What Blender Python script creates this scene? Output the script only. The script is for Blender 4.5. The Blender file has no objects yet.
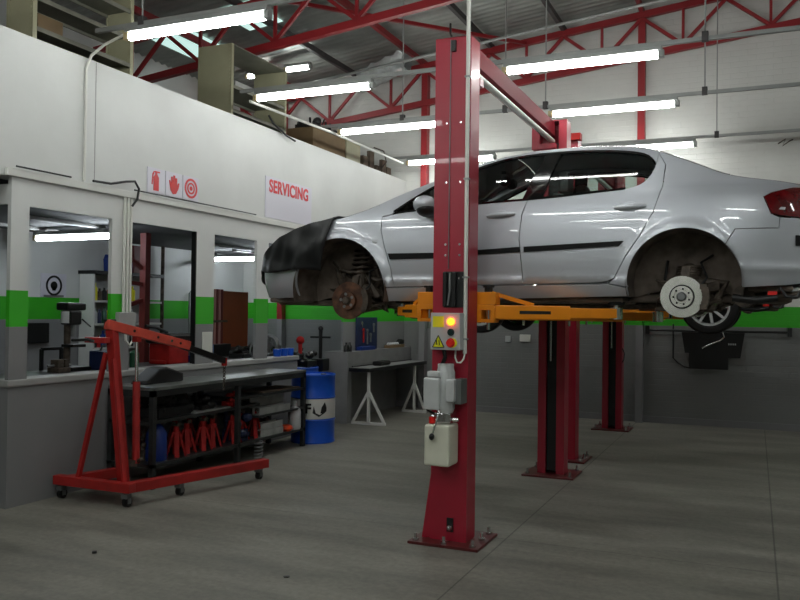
import bpy, bmesh, math, random
from mathutils import Vector, Matrix
from mathutils.geometry import delaunay_2d_cdt
random.seed(7)
PI = math.pi
SC = bpy.context.scene
COL = SC.collection
R = math.radians

# ------------------------------------------------------------------ materials
def lin(c):
    return tuple(((v/12.92) if v <= .04045 else ((v+.055)/1.055)**2.4) for v in c)
def new_mat(name):
    m = bpy.data.materials.new(name); m.use_nodes = True
    nt = m.node_tree
    return m, nt, nt.nodes['Principled BSDF']
def mat(name, rgb, rough=.5, metal=0., noise=0., scale=12., bump=0., coat=0., emit=None, estr=0., spec=.5):
    """rgb is display colour 0..1; noise is brightness mottling"""
    m, nt, b = new_mat(name)
    c = lin(rgb) + (1,)
    b.inputs['Base Color'].default_value = c
    b.inputs['Roughness'].default_value = rough
    b.inputs['Metallic'].default_value = metal
    b.inputs['Specular IOR Level'].default_value = spec
    if coat: b.inputs['Coat Weight'].default_value = coat; b.inputs['Coat Roughness'].default_value = .015
    if emit: b.inputs['Emission Color'].default_value = lin(emit)+(1,); b.inputs['Emission Strength'].default_value = estr
    if noise or bump:
        tc = nt.nodes.new('ShaderNodeTexCoord'); n = nt.nodes.new('ShaderNodeTexNoise')
        n.inputs['Scale'].default_value = scale; n.inputs['Detail'].default_value = 6
        nt.links.new(tc.outputs['Object'], n.inputs['Vector'])
        if noise:
            mr = nt.nodes.new('ShaderNodeMapRange')
            mr.inputs['From Min'].default_value = .3; mr.inputs['From Max'].default_value = .7
            mr.inputs['To Min'].default_value = 1-noise; mr.inputs['To Max'].default_value = 1+noise
            mx = nt.nodes.new('ShaderNodeVectorMath'); mx.operation = 'SCALE'
            mx.inputs[0].default_value = c[:3]
            nt.links.new(n.outputs['Fac'], mr.inputs['Value']); nt.links.new(mr.outputs[0], mx.inputs['Scale'])
            nt.links.new(mx.outputs[0], b.inputs['Base Color'])
        if bump:
            bp = nt.nodes.new('ShaderNodeBump'); bp.inputs['Strength'].default_value = bump; bp.inputs['Distance'].default_value = .01
            nt.links.new(n.outputs['Fac'], bp.inputs['Height']); nt.links.new(bp.outputs[0], b.inputs['Normal'])
    return m

def band_wall(name, brick=False, white=(.795,.80,.79), grey=(.50,.50,.505)):
    """grey dado, green stripe, white above, split by height"""
    m, nt, b = new_mat(name)
    g = nt.nodes.new('ShaderNodeNewGeometry'); s = nt.nodes.new('ShaderNodeSeparateXYZ')
    nt.links.new(g.outputs['Position'], s.inputs[0])
    def above(z):
        k = nt.nodes.new('ShaderNodeMath'); k.operation = 'GREATER_THAN'; k.inputs[1].default_value = z
        nt.links.new(s.outputs['Z'], k.inputs[0]); return k
    m1 = nt.nodes.new('ShaderNodeMix'); m1.data_type = 'RGBA'
    m1.inputs[6].default_value = lin(grey)+(1,); m1.inputs[7].default_value = lin((.20,.67,.10))+(1,)
    m2 = nt.nodes.new('ShaderNodeMix'); m2.data_type = 'RGBA'; m2.inputs[7].default_value = lin(white)+(1,)
    nt.links.new(above(1.53).outputs[0], m1.inputs[0]); nt.links.new(above(1.84).outputs[0], m2.inputs[0])
    nt.links.new(m1.outputs[2], m2.inputs[6])
    n = nt.nodes.new('ShaderNodeTexNoise'); n.inputs['Scale'].default_value = 1.6; n.inputs['Detail'].default_value = 8
    nt.links.new(g.outputs['Position'], n.inputs['Vector'])
    mr = nt.nodes.new('ShaderNodeMapRange'); mr.inputs['From Min'].default_value = .3; mr.inputs['From Max'].default_value = .7
    mr.inputs['To Min'].default_value = .94; mr.inputs['To Max'].default_value = 1.04
    nt.links.new(n.outputs['Fac'], mr.inputs['Value'])
    sc = nt.nodes.new('ShaderNodeVectorMath'); sc.operation = 'SCALE'
    nt.links.new(m2.outputs[2], sc.inputs[0]); nt.links.new(mr.outputs[0], sc.inputs['Scale'])
    nt.links.new(sc.outputs[0], b.inputs['Base Color'])
    b.inputs['Roughness'].default_value = .55
    bp = nt.nodes.new('ShaderNodeBump'); bp.inputs['Strength'].default_value = .38; bp.inputs['Distance'].default_value = .012
    if brick:
        br = nt.nodes.new('ShaderNodeTexBrick'); br.inputs['Scale'].default_value = 1.0
        br.inputs['Brick Width'].default_value = .24; br.inputs['Row Height'].default_value = .086
        br.inputs['Mortar Size'].default_value = .006; br.inputs['Mortar Smooth'].default_value = .6
        mp = nt.nodes.new('ShaderNodeCombineXYZ')
        nt.links.new(s.outputs['X'], mp.inputs[0]); nt.links.new(s.outputs['Z'], mp.inputs[1])
        nt.links.new(mp.outputs[0], br.inputs['Vector'])
        mu = nt.nodes.new('ShaderNodeMath'); mu.operation = 'MULTIPLY_ADD'; mu.inputs[1].default_value = -1.; mu.inputs[2].default_value = 1.
        nt.links.new(br.outputs['Fac'], mu.inputs[0])
        ad = nt.nodes.new('ShaderNodeMath'); ad.operation = 'ADD'
        nt.links.new(mu.outputs[0], ad.inputs[0]); nt.links.new(n.outputs['Fac'], ad.inputs[1])
        nt.links.new(ad.outputs[0], bp.inputs['Height'])
    else:
        n2 = nt.nodes.new('ShaderNodeTexNoise'); n2.inputs['Scale'].default_value = 9; n2.inputs['Detail'].default_value = 3
        nt.links.new(g.outputs['Position'], n2.inputs['Vector']); nt.links.new(n2.outputs['Fac'], bp.inputs['Height'])
        bp.inputs['Strength'].default_value = .15
    nt.links.new(bp.outputs[0], b.inputs['Normal'])
    return m

def floor_mat():
    m, nt, b = new_mat('stained_concrete')
    g = nt.nodes.new('ShaderNodeNewGeometry'); s = nt.nodes.new('ShaderNodeSeparateXYZ')
    nt.links.new(g.outputs['Position'], s.inputs[0])
    mp = nt.nodes.new('ShaderNodeMapping'); mp.inputs['Scale'].default_value = (.45,1.8,1); mp.inputs['Rotation'].default_value = (0,0,.12)
    nt.links.new(g.outputs['Position'], mp.inputs[0])
    n1 = nt.nodes.new('ShaderNodeTexNoise'); n1.inputs['Scale'].default_value = 1.5; n1.inputs['Detail'].default_value = 9; n1.inputs['Roughness'].default_value = .62
    nt.links.new(mp.outputs[0], n1.inputs['Vector'])
    n2 = nt.nodes.new('ShaderNodeTexNoise'); n2.inputs['Scale'].default_value = 22; n2.inputs['Detail'].default_value = 8; n2.inputs['Roughness'].default_value = .7
    nt.links.new(g.outputs['Position'], n2.inputs['Vector'])
    cr = nt.nodes.new('ShaderNodeValToRGB')
    e = cr.color_ramp.elements
    e[0].position = .30; e[0].color = lin((.37,.362,.335))+(1,)
    e[1].position = .72; e[1].color = lin((.55,.54,.50))+(1,)
    nt.links.new(n1.outputs['Fac'], cr.inputs[0])
    mr = nt.nodes.new('ShaderNodeMapRange'); mr.inputs['From Min'].default_value = .3; mr.inputs['From Max'].default_value = .7
    mr.inputs['To Min'].default_value = .8; mr.inputs['To Max'].default_value = 1.18
    nt.links.new(n2.outputs['Fac'], mr.inputs['Value'])
    last = mr.outputs[0]
    def joint(ax, pos, w=.006):
        nonlocal last
        a = nt.nodes.new('ShaderNodeMath'); a.operation = 'SUBTRACT'; a.inputs[1].default_value = pos
        nt.links.new(s.outputs[ax], a.inputs[0])
        ab = nt.nodes.new('ShaderNodeMath'); ab.operation = 'ABSOLUTE'; nt.links.new(a.outputs[0], ab.inputs[0])
        lt = nt.nodes.new('ShaderNodeMath'); lt.operation = 'GREATER_THAN'; lt.inputs[1].default_value = w
        nt.links.new(ab.outputs[0], lt.inputs[0])
        mm = nt.nodes.new('ShaderNodeMapRange'); mm.inputs['To Min'].default_value = .5
        nt.links.new(lt.outputs[0], mm.inputs['Value'])
        mu = nt.nodes.new('ShaderNodeMath'); mu.operation = 'MULTIPLY'
        nt.links.new(last, mu.inputs[0]); nt.links.new(mm.outputs[0], mu.inputs[1]); last = mu.outputs[0]
    joint('X', -1.71); joint('X', .14); joint('X', 3.4); joint('Y', 5.98, .004); joint('Y', 1.6, .004)
    sc = nt.nodes.new('ShaderNodeVectorMath'); sc.operation = 'SCALE'
    nt.links.new(cr.outputs[0], sc.inputs[0]); nt.links.new(last, sc.inputs['Scale'])
    nt.links.new(sc.outputs[0], b.inputs['Base Color'])
    rr = nt.nodes.new('ShaderNodeMapRange'); rr.inputs['To Min'].default_value = .42; rr.inputs['To Max'].default_value = .75
    nt.links.new(n1.outputs['Fac'], rr.inputs['Value']); nt.links.new(rr.outputs[0], b.inputs['Roughness'])
    bp = nt.nodes.new('ShaderNodeBump'); bp.inputs['Strength'].default_value = .12; bp.inputs['Distance'].default_value = .01
    nt.links.new(n2.outputs['Fac'], bp.inputs['Height']); nt.links.new(bp.outputs[0], b.inputs['Normal'])
    return m

def corrugated_mat(name, rgb):
    m, nt, b = new_mat(name)
    b.inputs['Base Color'].default_value = lin(rgb)+(1,); b.inputs['Metallic'].default_value = .3; b.inputs['Roughness'].default_value = .42
    g = nt.nodes.new('ShaderNodeNewGeometry'); n = nt.nodes.new('ShaderNodeTexNoise'); n.inputs['Scale'].default_value = 2.2; n.inputs['Detail'].default_value = 6
    nt.links.new(g.outputs['Position'], n.inputs['Vector'])
    cr = nt.nodes.new('ShaderNodeMapRange'); cr.inputs['To Min'].default_value = .55; cr.inputs['To Max'].default_value = 1.35
    nt.links.new(n.outputs['Fac'], cr.inputs['Value'])
    sc = nt.nodes.new('ShaderNodeVectorMath'); sc.operation = 'SCALE'; sc.inputs[0].default_value = lin(rgb)
    nt.links.new(cr.outputs[0], sc.inputs['Scale']); nt.links.new(sc.outputs[0], b.inputs['Base Color'])
    return m

def glass_mat(name, tint, gloss=.12):
    m, nt, b = new_mat(name)
    nt.nodes.remove(b)
    out = nt.nodes['Material Output']
    t = nt.nodes.new('ShaderNodeBsdfTransparent'); t.inputs[0].default_value = tint+(1,)
    gl = nt.nodes.new('ShaderNodeBsdfGlossy'); gl.inputs['Roughness'].default_value = .02
    fr = nt.nodes.new('ShaderNodeFresnel'); fr.inputs[0].default_value = 1.5
    mx = nt.nodes.new('ShaderNodeMixShader')
    nt.links.new(fr.outputs[0], mx.inputs[0]); nt.links.new(t.outputs[0], mx.inputs[1]); nt.links.new(gl.outputs[0], mx.inputs[2])
    nt.links.new(mx.outputs[0], out.inputs[0])
    return m

def rust_disc():
    m, nt, b = new_mat('rusted_disc')
    tc = nt.nodes.new('ShaderNodeTexCoord'); n = nt.nodes.new('ShaderNodeTexNoise'); n.inputs['Scale'].default_value = 14
    nt.links.new(tc.outputs['Object'], n.inputs['Vector'])
    cr = nt.nodes.new('ShaderNodeValToRGB'); e = cr.color_ramp.elements
    e[0].position = .35; e[0].color = lin((.25,.16,.11))+(1,); e[1].position = .7; e[1].color = lin((.44,.30,.22))+(1,)
    nt.links.new(n.outputs['Fac'], cr.inputs[0]); nt.links.new(cr.outputs[0], b.inputs['Base Color'])
    b.inputs['Metallic'].default_value = .35; b.inputs['Roughness'].default_value = .6
    return m

M = dict(
    wall=band_wall('painted_plaster_wall'), brick=band_wall('painted_brick_wall', True, (.785,.785,.765), (.46,.465,.46)),
    floor=floor_mat(),
    white=mat('white_paint', (.80,.80,.78), .5, noise=.04, scale=4),
    sill=mat('grey_white_paint', (.60,.60,.59), .5, noise=.06, scale=5),
    grey_wall=mat('grey_paint', (.47,.47,.475), .6, noise=.06, scale=3),
    roof=corrugated_mat('galvanised_sheet', (.62,.63,.61)), foil=mat('silver_foil', (.80,.82,.82), .28, .7, noise=.3, scale=7, bump=.9),
    skylight=mat('skylight_sheet', (.8,.9,.88), .5, emit=(.85,1,.97), estr=.35),
    slab=mat('dark_ceiling_board', (.20,.205,.21), .7, noise=.2, scale=2),
    truss=mat('red_oxide_paint', (.55,.12,.14), .45, noise=.12, scale=3),
    purlin=mat('dark_purlin', (.26,.25,.25), .6, noise=.2, scale=3),
    lift=mat('crimson_gloss_paint', (.62,.105,.19), .36, noise=.05, scale=3, coat=.15),
    lift_in=mat('dark_slot', (.035,.045,.045), .5), oilred=mat('oily_red_plate', (.33,.10,.10), .4, noise=.3, scale=9),
    orange=mat('lift_arm_orange', (.90,.54,.05), .35, noise=.08, scale=6), chrome=mat('bright_steel', (.80,.80,.80), .22, 1., noise=.1, scale=9),
    steel=mat('galvanised_steel', (.50,.51,.51), .42, .7, noise=.15, scale=6), alu=mat('cast_aluminium', (.80,.81,.81), .38, .3, noise=.1, scale=8),
    rail=mat('zinc_trunking', (.60,.61,.60), .5, .35, noise=.1, scale=3), pvc=mat('white_pvc', (.82,.82,.79), .4),
    tube=mat('lit_tube', (1,1,1), .4, emit=(.985,1.0,.99), estr=17.), tube_dim=mat('lit_workshop_tube', (1,1,1), .4, emit=(.93,.97,1.0), estr=14.),
    lampend=mat('lamp_end_cap', (.72,.66,.50), .5), black=mat('black_plastic', (.045,.047,.05), .38, noise=.2, scale=9),
    rubber=mat('black_rubber', (.035,.035,.036), .7, noise=.2, scale=14, bump=.2), cover=mat('black_vinyl_cover', (.075,.08,.085), .42, noise=.25, scale=4, bump=.15),
    car=mat('silver_car_paint', (.745,.76,.785), .42, .4, coat=1.), carblack=mat('gloss_black_trim', (.02,.02,.022), .12, coat=.5),
    trimrub=mat('black_side_strip', (.025,.025,.027), .6, spec=.25),
    beam=mat('shaded_dull_crimson', (.50,.09,.14), .65, spec=.25), glass=glass_mat('tinted_car_glass', (.84,.90,.87)), dglass=glass_mat('dark_car_glass', (.58,.65,.62)),  # beam: rougher lift crimson, the face's weaker light put into a darker colour
    liner=mat('dirty_wheel_liner', (.385,.345,.31), .85, noise=.45, scale=9, bump=.6), grime=mat('oily_metal', (.31,.275,.24), .55, .4, noise=.5, scale=18, bump=.5),
    rust=rust_disc(), disc=mat('brake_disc_steel', (.90,.89,.87), .27, .9, noise=.08, scale=20), tail=mat('red_lamp_lens', (.38,.015,.04), .08, coat=1., noise=.4, scale=12),
    interior=mat('dark_grey_trim', (.50,.495,.49), .8, noise=.15, scale=8), headliner=mat('pale_headliner', (.55,.54,.52), .9),
    crane=mat('worn_red_enamel', (.62,.13,.12), .4, noise=.2, scale=7), crane_pale=mat('pale_red_enamel', (.76,.29,.23), .45, noise=.25, scale=8),  # second red is a paler tone for the boom
    bench=mat('dark_green_grey_steel', (.19,.20,.20), .38, .3, noise=.3, scale=5), benchtop=mat('worn_steel_top', (.50,.52,.51), .3, .45, noise=.35, scale=4),
    blue=mat('blue_enamel', (.06,.31,.74), .3, noise=.08, scale=5), bluep=mat('blue_plastic', (.05,.17,.45), .4, noise=.1), navy=mat('navy_paint', (.06,.12,.27), .5, noise=.2),
    redp=mat('red_painted_steel', (.60,.11,.10), .65, noise=.25, scale=9, spec=.25), orangep=mat('orange_plastic', (.85,.27,.10), .4, noise=.3, scale=25),
    beige=mat('beige_shelving', (.62,.61,.50), .45, noise=.07, scale=4), beigedk=mat('beige_shelf_board', (.45,.45,.40), .5, noise=.2, scale=4),
    carton=mat('brown_cardboard', (.46,.38,.27), .8, noise=.1, scale=5), wood=mat('brown_wood', (.38,.20,.12), .5, noise=.2, scale=6), plank=mat('old_boards', (.38,.33,.28), .8, noise=.3, scale=7),
    doorwood=mat('varnished_door', (.58,.29,.16), .45, noise=.12, scale=3), white_card=mat('white_sign_board', (.80,.79,.83), .35), red_ink=mat('red_lettering', (.80,.05,.12), .4),
    sred=mat('sign_red', (.78,.10,.12), .4), yellow=mat('yellow_label', (.88,.86,.10), .5), lampglow=mat('lit_pilot_lamp', (1,.35,.1), .3, emit=(1,.38,.08), estr=3.5),
    green_button=mat('green_button', (.03,.16,.15), .3), redbutton=mat('red_button', (.85,.12,.10), .3), ctrl=mat('light_grey_box', (.68,.69,.69), .45, noise=.03), tank=mat('translucent_tank', (.83,.83,.76), .35, noise=.03),
    milk=mat('milky_plastic', (.74,.75,.76), .4), concrete=mat('grey_concrete', (.48,.48,.48), .7, noise=.08, scale=6, bump=.1), silver_part=mat('grey_metal_channel', (.66,.67,.66), .4, .4, noise=.2, scale=8),
    greenish=mat('green_can', (.08,.28,.18), .5), pink=mat('pale_pink_rod', (.66,.48,.46), .5), brownred=mat('brown_red_rod', (.36,.10,.09), .5), paleblue=mat('pale_blue_bottle', (.25,.45,.75), .4),
)

# ------------------------------------------------------------------ mesh builder
class MB:
    def __init__(s): s.v = []; s.f = []; s.n = {}
    def add(s, vs, fs):
        o = len(s.v); s.v += [Vector(v) for v in vs]; s.f += [tuple(i+o for i in f) for f in fs]; return s
    def box(s, lo, hi, rot=None, c=None):
        (a,b,d),(e,g,h) = lo, hi
        vs = [(a,b,d),(e,b,d),(e,g,d),(a,g,d),(a,b,h),(e,b,h),(e,g,h),(a,g,h)]
        if rot is not None:
            c = Vector(c) if c is not None else (Vector(lo)+Vector(hi))/2
            mt = Matrix.Rotation(rot, 3, 'Z'); vs = [c+mt@(Vector(v)-c) for v in vs]
        return s.add(vs, [(3,2,1,0),(4,5,6,7),(0,1,5,4),(1,2,6,5),(2,3,7,6),(3,0,4,7)])
    def bar(s, p, q, w, h, up=(0,0,1)):
        p = Vector(p); q = Vector(q); d = (q-p).normalized(); up = Vector(up)
        if abs(d.dot(up)) > .98: up = Vector((1,0,0))
        x = d.cross(up).normalized()*(w/2); y = x.normalized().cross(d).normalized()*(h/2)
        vs = [p-x-y, p+x-y, p+x+y, p-x+y, q-x-y, q+x-y, q+x+y, q-x+y]
        return s.add(vs, [(0,1,2,3),(7,6,5,4),(0,4,5,1),(1,5,6,2),(2,6,7,3),(3,7,4,0)])
    def tube(s, pts, r, seg=8, closed=False):
        pts = [Vector(p) for p in pts]; n = len(pts); rings = []
        up = Vector((0,0,1)); prev = None
        rr = r if isinstance(r, (list, tuple)) else [r]*n
        for i, p in enumerate(pts):
            d = (pts[min(i+1,n-1)]-pts[max(i-1,0)])
            d = d.normalized() if d.length > 1e-9 else Vector((0,0,1))
            if prev is None:
                a = d.cross(up)
                if a.length < .1: a = d.cross(Vector((1,0,0)))
            else: a = prev-d*prev.dot(d)
            a.normalize(); prev = a; b = d.cross(a)
            rings.append([p+(a*math.cos(2*PI*k/seg)+b*math.sin(2*PI*k/seg))*rr[i] for k in range(seg)])
        vs = [v for g in rings for v in g]; fs = []
        for i in range(n-1):
            for k in range(seg):
                k2 = (k+1) % seg; fs.append((i*seg+k, i*seg+k2, (i+1)*seg+k2, (i+1)*seg+k))
        fs.append(tuple(range(seg))[::-1]); fs.append(tuple((n-1)*seg+k for k in range(seg)))
        return s.add(vs, fs)
    def cyl(s, p, q, r, seg=16, r2=None): return s.tube([p, q], [r, r if r2 is None else r2], seg)
    def lathe(s, prof, c, axis='Z', seg=24, a0=0., a1=2*PI):
        """prof: (radius, along) pairs"""
        c = Vector(c); full = abs(a1-a0-2*PI) < 1e-6; m = seg if full else seg+1; vs = []
        for r, t in prof:
            for k in range(m):
                a = a0+(a1-a0)*k/seg; u, w = r*math.cos(a), r*math.sin(a)
                vs.append(c+Vector({'Z':(u,w,t),'Y':(u,t,w),'X':(t,u,w)}[axis]))
        fs = []
        for i in range(len(prof)-1):
            for k in range(seg):
                k2 = (k+1) % m; fs.append((i*m+k, i*m+k2, (i+1)*m+k2, (i+1)*m+k))
        return s.add(vs, fs)
    def prism(s, poly, axis, a, b):
        """poly 2D outline extruded along axis between a and b; X: (y,z), Y: (x,z), Z: (x,y)"""
        n = len(poly); P = {'X': lambda p,t:(t,p[0],p[1]), 'Y': lambda p,t:(p[0],t,p[1]), 'Z': lambda p,t:(p[0],p[1],t)}[axis]
        vs = [P(p,a) for p in poly]+[P(p,b) for p in poly]
        fs = [tuple(range(n))[::-1], tuple(range(n,2*n))]+[(i,(i+1)%n,n+(i+1)%n,n+i) for i in range(n)]
        return s.add(vs, fs)
    def ball(s, c, r, seg=12, rings=8, sc=(1,1,1)):
        vs = []; c = Vector(c)
        for i in range(rings+1):
            t = PI*i/rings
            for k in range(seg):
                a = 2*PI*k/seg; vs.append(c+Vector((r*sc[0]*math.sin(t)*math.cos(a), r*sc[1]*math.sin(t)*math.sin(a), r*sc[2]*math.cos(t))))
        fs = [(i*seg+k,(i+1)*seg+k,(i+1)*seg+(k+1)%seg,i*seg+(k+1)%seg) for i in range(rings) for k in range(seg)]
        return s.add(vs, fs)
    def torus(s, c, R_, r, axis='Z', seg=28, ms=8, a0=0., a1=2*PI):
        prof = [(R_+r*math.cos(2*PI*k/ms), r*math.sin(2*PI*k/ms)) for k in range(ms+1)]
        return s.lathe(prof, c, axis, seg, a0, a1)
    def grid(s, rows):
        m = len(rows[0]); vs = [v for r in rows for v in r]
        return s.add(vs, [(i*m+k, i*m+k+1, (i+1)*m+k+1, (i+1)*m+k) for i in range(len(rows)-1) for k in range(m-1)])

ORG = {}
def empty(name, loc):
    o = bpy.data.objects.new(name, None); COL.objects.link(o); o.location = loc; o.empty_display_size = .1
    ORG[o] = Vector(loc); return o
def tag(o, label=None, cat=None, group=None, kind=None):
    if label: o['label'] = label
    if cat: o['category'] = cat
    if group: o['group'] = group
    if kind: o['kind'] = kind
    return o
def build(name, mb, m, parent=None, smooth=False, bevel=0., seg=2, recalc=True, normals=None):
    if parent is not None: org = ORG[parent]
    else:
        xs = [v.x for v in mb.v]; ys = [v.y for v in mb.v]; zs = [v.z for v in mb.v]
        org = Vector(((min(xs)+max(xs))/2, (min(ys)+max(ys))/2, min(zs)))
    me = bpy.data.meshes.new(name)
    me.from_pydata([tuple(v-org) for v in mb.v], [], mb.f)
    if recalc or bevel:
        bm = bmesh.new(); bm.from_mesh(me)
        bmesh.ops.remove_doubles(bm, verts=bm.verts, dist=1e-5)
        bmesh.ops.recalc_face_normals(bm, faces=bm.faces)
        if bevel:
            es = [e for e in bm.edges if len(e.link_faces) == 2 and e.calc_face_angle(0) > R(50)]
            if es: bmesh.ops.bevel(bm, geom=es, offset=bevel, segments=seg, profile=.6, affect='EDGES', clamp_overlap=True)
        bm.to_mesh(me); bm.free()
    me.materials.append(M[m] if isinstance(m, str) else m)
    if smooth:
        me.polygons.foreach_set('use_smooth', [True]*len(me.polygons))
        if recalc: me.set_sharp_from_angle(angle=R(38))
    if normals: me.normals_split_custom_set_from_vertices(normals)
    me.update()
    o = bpy.data.objects.new(name, me); COL.objects.link(o)
    if parent is not None:
        o.parent = parent
        o.location = (0,0,0)
    else: o.location = org
    ORG[o] = org
    return o
def struct(name, mb, m, **k): return tag(build(name, mb, m, **k), kind='structure')
def copy_tree(o, loc=None, parent=None):
    c = o.copy(); COL.objects.link(c)
    if parent is not None: c.parent = parent; c.matrix_parent_inverse = o.matrix_parent_inverse
    if loc is not None: c.location = loc
    ORG[c] = Vector(loc) if loc is not None else ORG.get(parent, Vector())
    for ch in [x for x in SC.objects if x.parent == o]: copy_tree(ch, None, c)
    return c
def text_mesh(body, size, extrude=.002, bold=0.):
    cu = bpy.data.curves.new('lettering', 'FONT'); cu.body = body; cu.size = size; cu.extrude = extrude; cu.offset = bold; cu.space_character = 1.07
    cu.align_x = 'CENTER'; cu.align_y = 'CENTER'
    t = bpy.data.objects.new('lettering', cu); COL.objects.link(t)
    me = bpy.data.meshes.new_from_object(t.evaluated_get(bpy.context.evaluated_depsgraph_get()))
    vs = [v.co.copy() for v in me.vertices]; fs = [tuple(p.vertices) for p in me.polygons]
    bpy.data.objects.remove(t); bpy.data.curves.remove(cu); bpy.data.meshes.remove(me)
    return vs, fs
def text_mb(body, size, place, bold=0., sx=1.):
    vs, fs = text_mesh(body, size, bold=bold); mb = MB(); mb.add([place(v.x*sx, v.y, v.z) for v in vs], fs); return mb

# ------------------------------------------------------------------ setting
XL, YB = -5.76, 13.45
struct('floor', MB().box((-9.6,-5.2,-.15),(7.2,YB+.1,0)), 'floor')
# left partition: sill wall, posts, header and the tall wall over it
def wall_piece(name, lo, hi, m='wall', bev=.008): return struct(name, MB().box(lo, hi), m, bevel=bev)
def zone_box(mb, x0, y0, x1, y1, z0, z1): mb.box((x0,y0,z0),(x1,y1,z1))
w = MB()
zone_box(w, XL-.2, 5.0, XL, 9.74, 0, 1.02)                       # dwarf wall
for a, b in ((5.0,5.19),(6.18,6.44),(7.5,7.83),(8.71,8.98),(11.1,11.45)):
    zone_box(w, XL-.04, a, XL, b, 1.08, 2.57)                     # posts
zone_box(w, XL-.2, 11.45, XL, YB, 1.08, 2.57)
zone_box(w, XL-.04, 5.0, XL, YB, 2.57, 2.80)                      # header
zone_box(w, XL-.2, -5.0, XL, YB, 2.80, 4.04)                     # tall wall
zone_box(w, -9.2, 5.0, XL-.2, 5.15, 0, 1.02)                     # return towards the workshop
zone_box(w, -9.2, 5.0, XL-.04, 5.04, 2.57, 2.74)
struct('wall_left', w, 'wall')
struct('trim_1', MB().box((XL-.02,4.93,2.80),(XL+.035,YB,2.87)), 'white', bevel=.01)
struct('trim_2', MB().box((XL-.22,4.98,1.02),(XL+.02,9.76,1.08)), 'sill', bevel=.012)
struct('wall_back', MB().box((-9.4,YB,0),(7.2,YB+.2,7.6)), 'brick')
struct('wall_right', MB().box((7.0,-5.2,0),(7.2,YB,7.6)), 'wall')
struct('wall_front', MB().box((-9.4,-5.2,0),(7.2,-5.0,7.6)), 'wall')
struct('wall_workshop', MB().box((-9.4,-5.2,0),(-9.2,YB,7.0)), 'wall')
struct('ceiling_workshop', MB().box((-9.2,5.0,2.74),(XL-.2,YB,3.06)), 'slab')
struct('ceiling_bay', MB().box((-9.2,-5.0,2.96),(XL-.2,5.0,3.06)), 'slab')
# concrete counter running on from the dwarf wall
ct = MB(); ct.box((-6.0,10.97,.86),(-5.62,YB,1.08)); ct.box((-6.0,10.97,0),(-5.62,11.12,.86)); ct.box((-6.0,11.12,0),(-5.9,YB,.86))
struct('wall_counter', ct, 'concrete')
struct('counter_shade_strip', MB().box((-5.66,11.12,.82),(-5.60,YB-.01,.86)), 'black')  # black strip stands for the shadow under the counter's front
struct('trim_4', MB().box((-7.0,YB-.03,0),(7.0,YB,.10)), 'grey_wall')
# black jambs and unlit battens seen through the openings
struct('trim_5', MB().box((XL-.06,7.485,1.09),(XL-.0,7.5,2.57)), 'black')
struct('trim_6', MB().box((XL-.004,5.93,2.9),(XL+.003,5.938,4.03)), 'sill')

# roof: slopes up towards +x
def roof_z(x): return 6.86+.112*x
xs0, xs1 = -9.4, 7.2
rm = MB(); rows = []
N = 470
ys = [-5.2+(YB+.2+5.2)*i/N for i in range(N+1)]
for i, y in enumerate(ys):
    dz = (0,.02,0,-.02)[i % 4]
    rows.append([Vector((x, y, roof_z(x)+dz)) for x in (xs0, xs1)])
rm.grid(rows)
struct('ceiling', rm, 'roof', recalc=False, smooth=True)
for i, (a, b, c, d) in enumerate(((-8.6,9.7,-7.9,11.0),(-7.2,9.7,-6.6,10.6))):
    k = MB()
    k.add([(a,b,roof_z(a)-.035),(c,b,roof_z(c)-.035),(c,d,roof_z(c)-.035),(a,d,roof_z(a)-.035),
           (a,b,roof_z(a)-.03),(c,b,roof_z(c)-.03),(c,d,roof_z(c)-.03),(a,d,roof_z(a)-.03)],
          [(0,1,2,3),(7,6,5,4),(0,4,5,1),(1,5,6,2),(2,6,7,3),(3,7,4,0)])
    struct('window_%d' % (i+1), k, 'skylight')

# ------------------------------------------------------------------ trusses, columns, purlins
def truss(y, label):
    t = empty('roof_truss', (0, y, 5.2)); tag(t, label, 'roof truss', 'red lattice roof trusses')
    zb = lambda x: 5.97+.112*x
    zt = lambda x: 6.62+.112*x
    x0, x1 = -9.2, 7.0
    build('bottom_chord', MB().bar((x0,y,zb(x0)),(x1,y,zb(x1)),.09,.10), 'truss', t)
    build('top_chord', MB().bar((x0,y,zt(x0)),(x1,y,zt(x1)),.09,.10), 'truss', t)
    p = 1.24; k0 = -6
    for k in range(k0, 7):
        xt = -1.67+p*k; xb = xt+p/2
        if x0 < xb < x1: build('vertical', MB().bar((xb,y,zb(xb)+.04),(xb,y,zt(xb)-.04),.04,.04), 'truss', t)
        for xa in (xt, xt+p):
            if x0 < xa < x1 and x0 < xb < x1:
                build('diagonal', MB().bar((xa,y,zt(xa)-.045),(xb,y,zb(xb)+.045),.045,.05), 'truss', t)
    return t
truss(13.3, 'red lattice roof truss standing against the white back wall')
truss(9.45, 'red lattice roof truss crossing the hall in front of the back wall')
truss(4.6, 'red lattice roof truss above the front of the hall')
for x, lab in ((-8.27,'red steel column on the back wall behind the workshop opening'),(-5.36,'red steel column on the back wall beside the end of the tall white partition'),
               (-1.67,'red steel column on the back wall above the silver car rear door'),(1.95,'red steel column on the back wall beyond the car boot')):
    c = MB(); zf = 1.53 if x < -8 else 2.2; c.box((x-.055,YB-.16,zf),(x+.055,YB-.03,6.58+.112*x))
    top = build('steel_column', c, 'truss'); tag(top, lab, 'column', 'red columns along the back wall')
    build('column_foot', MB().box((x-.055,YB-.155,0),(x+.055,YB-.03,zf)), 'wall', top)
for k in range(-6, 7):
    x = -1.67+1.24*k
    if x < -9: continue
    tag(build('purlin', MB().bar((x,-5,6.70+.112*x),(x,YB,6.70+.112*x),.06,.09), 'truss' if k in (-3,0,-5,3) else 'purlin'),
        'roof purlin running lengthwise under the metal sheeting', 'purlin', 'purlins under the roof sheets')
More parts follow.
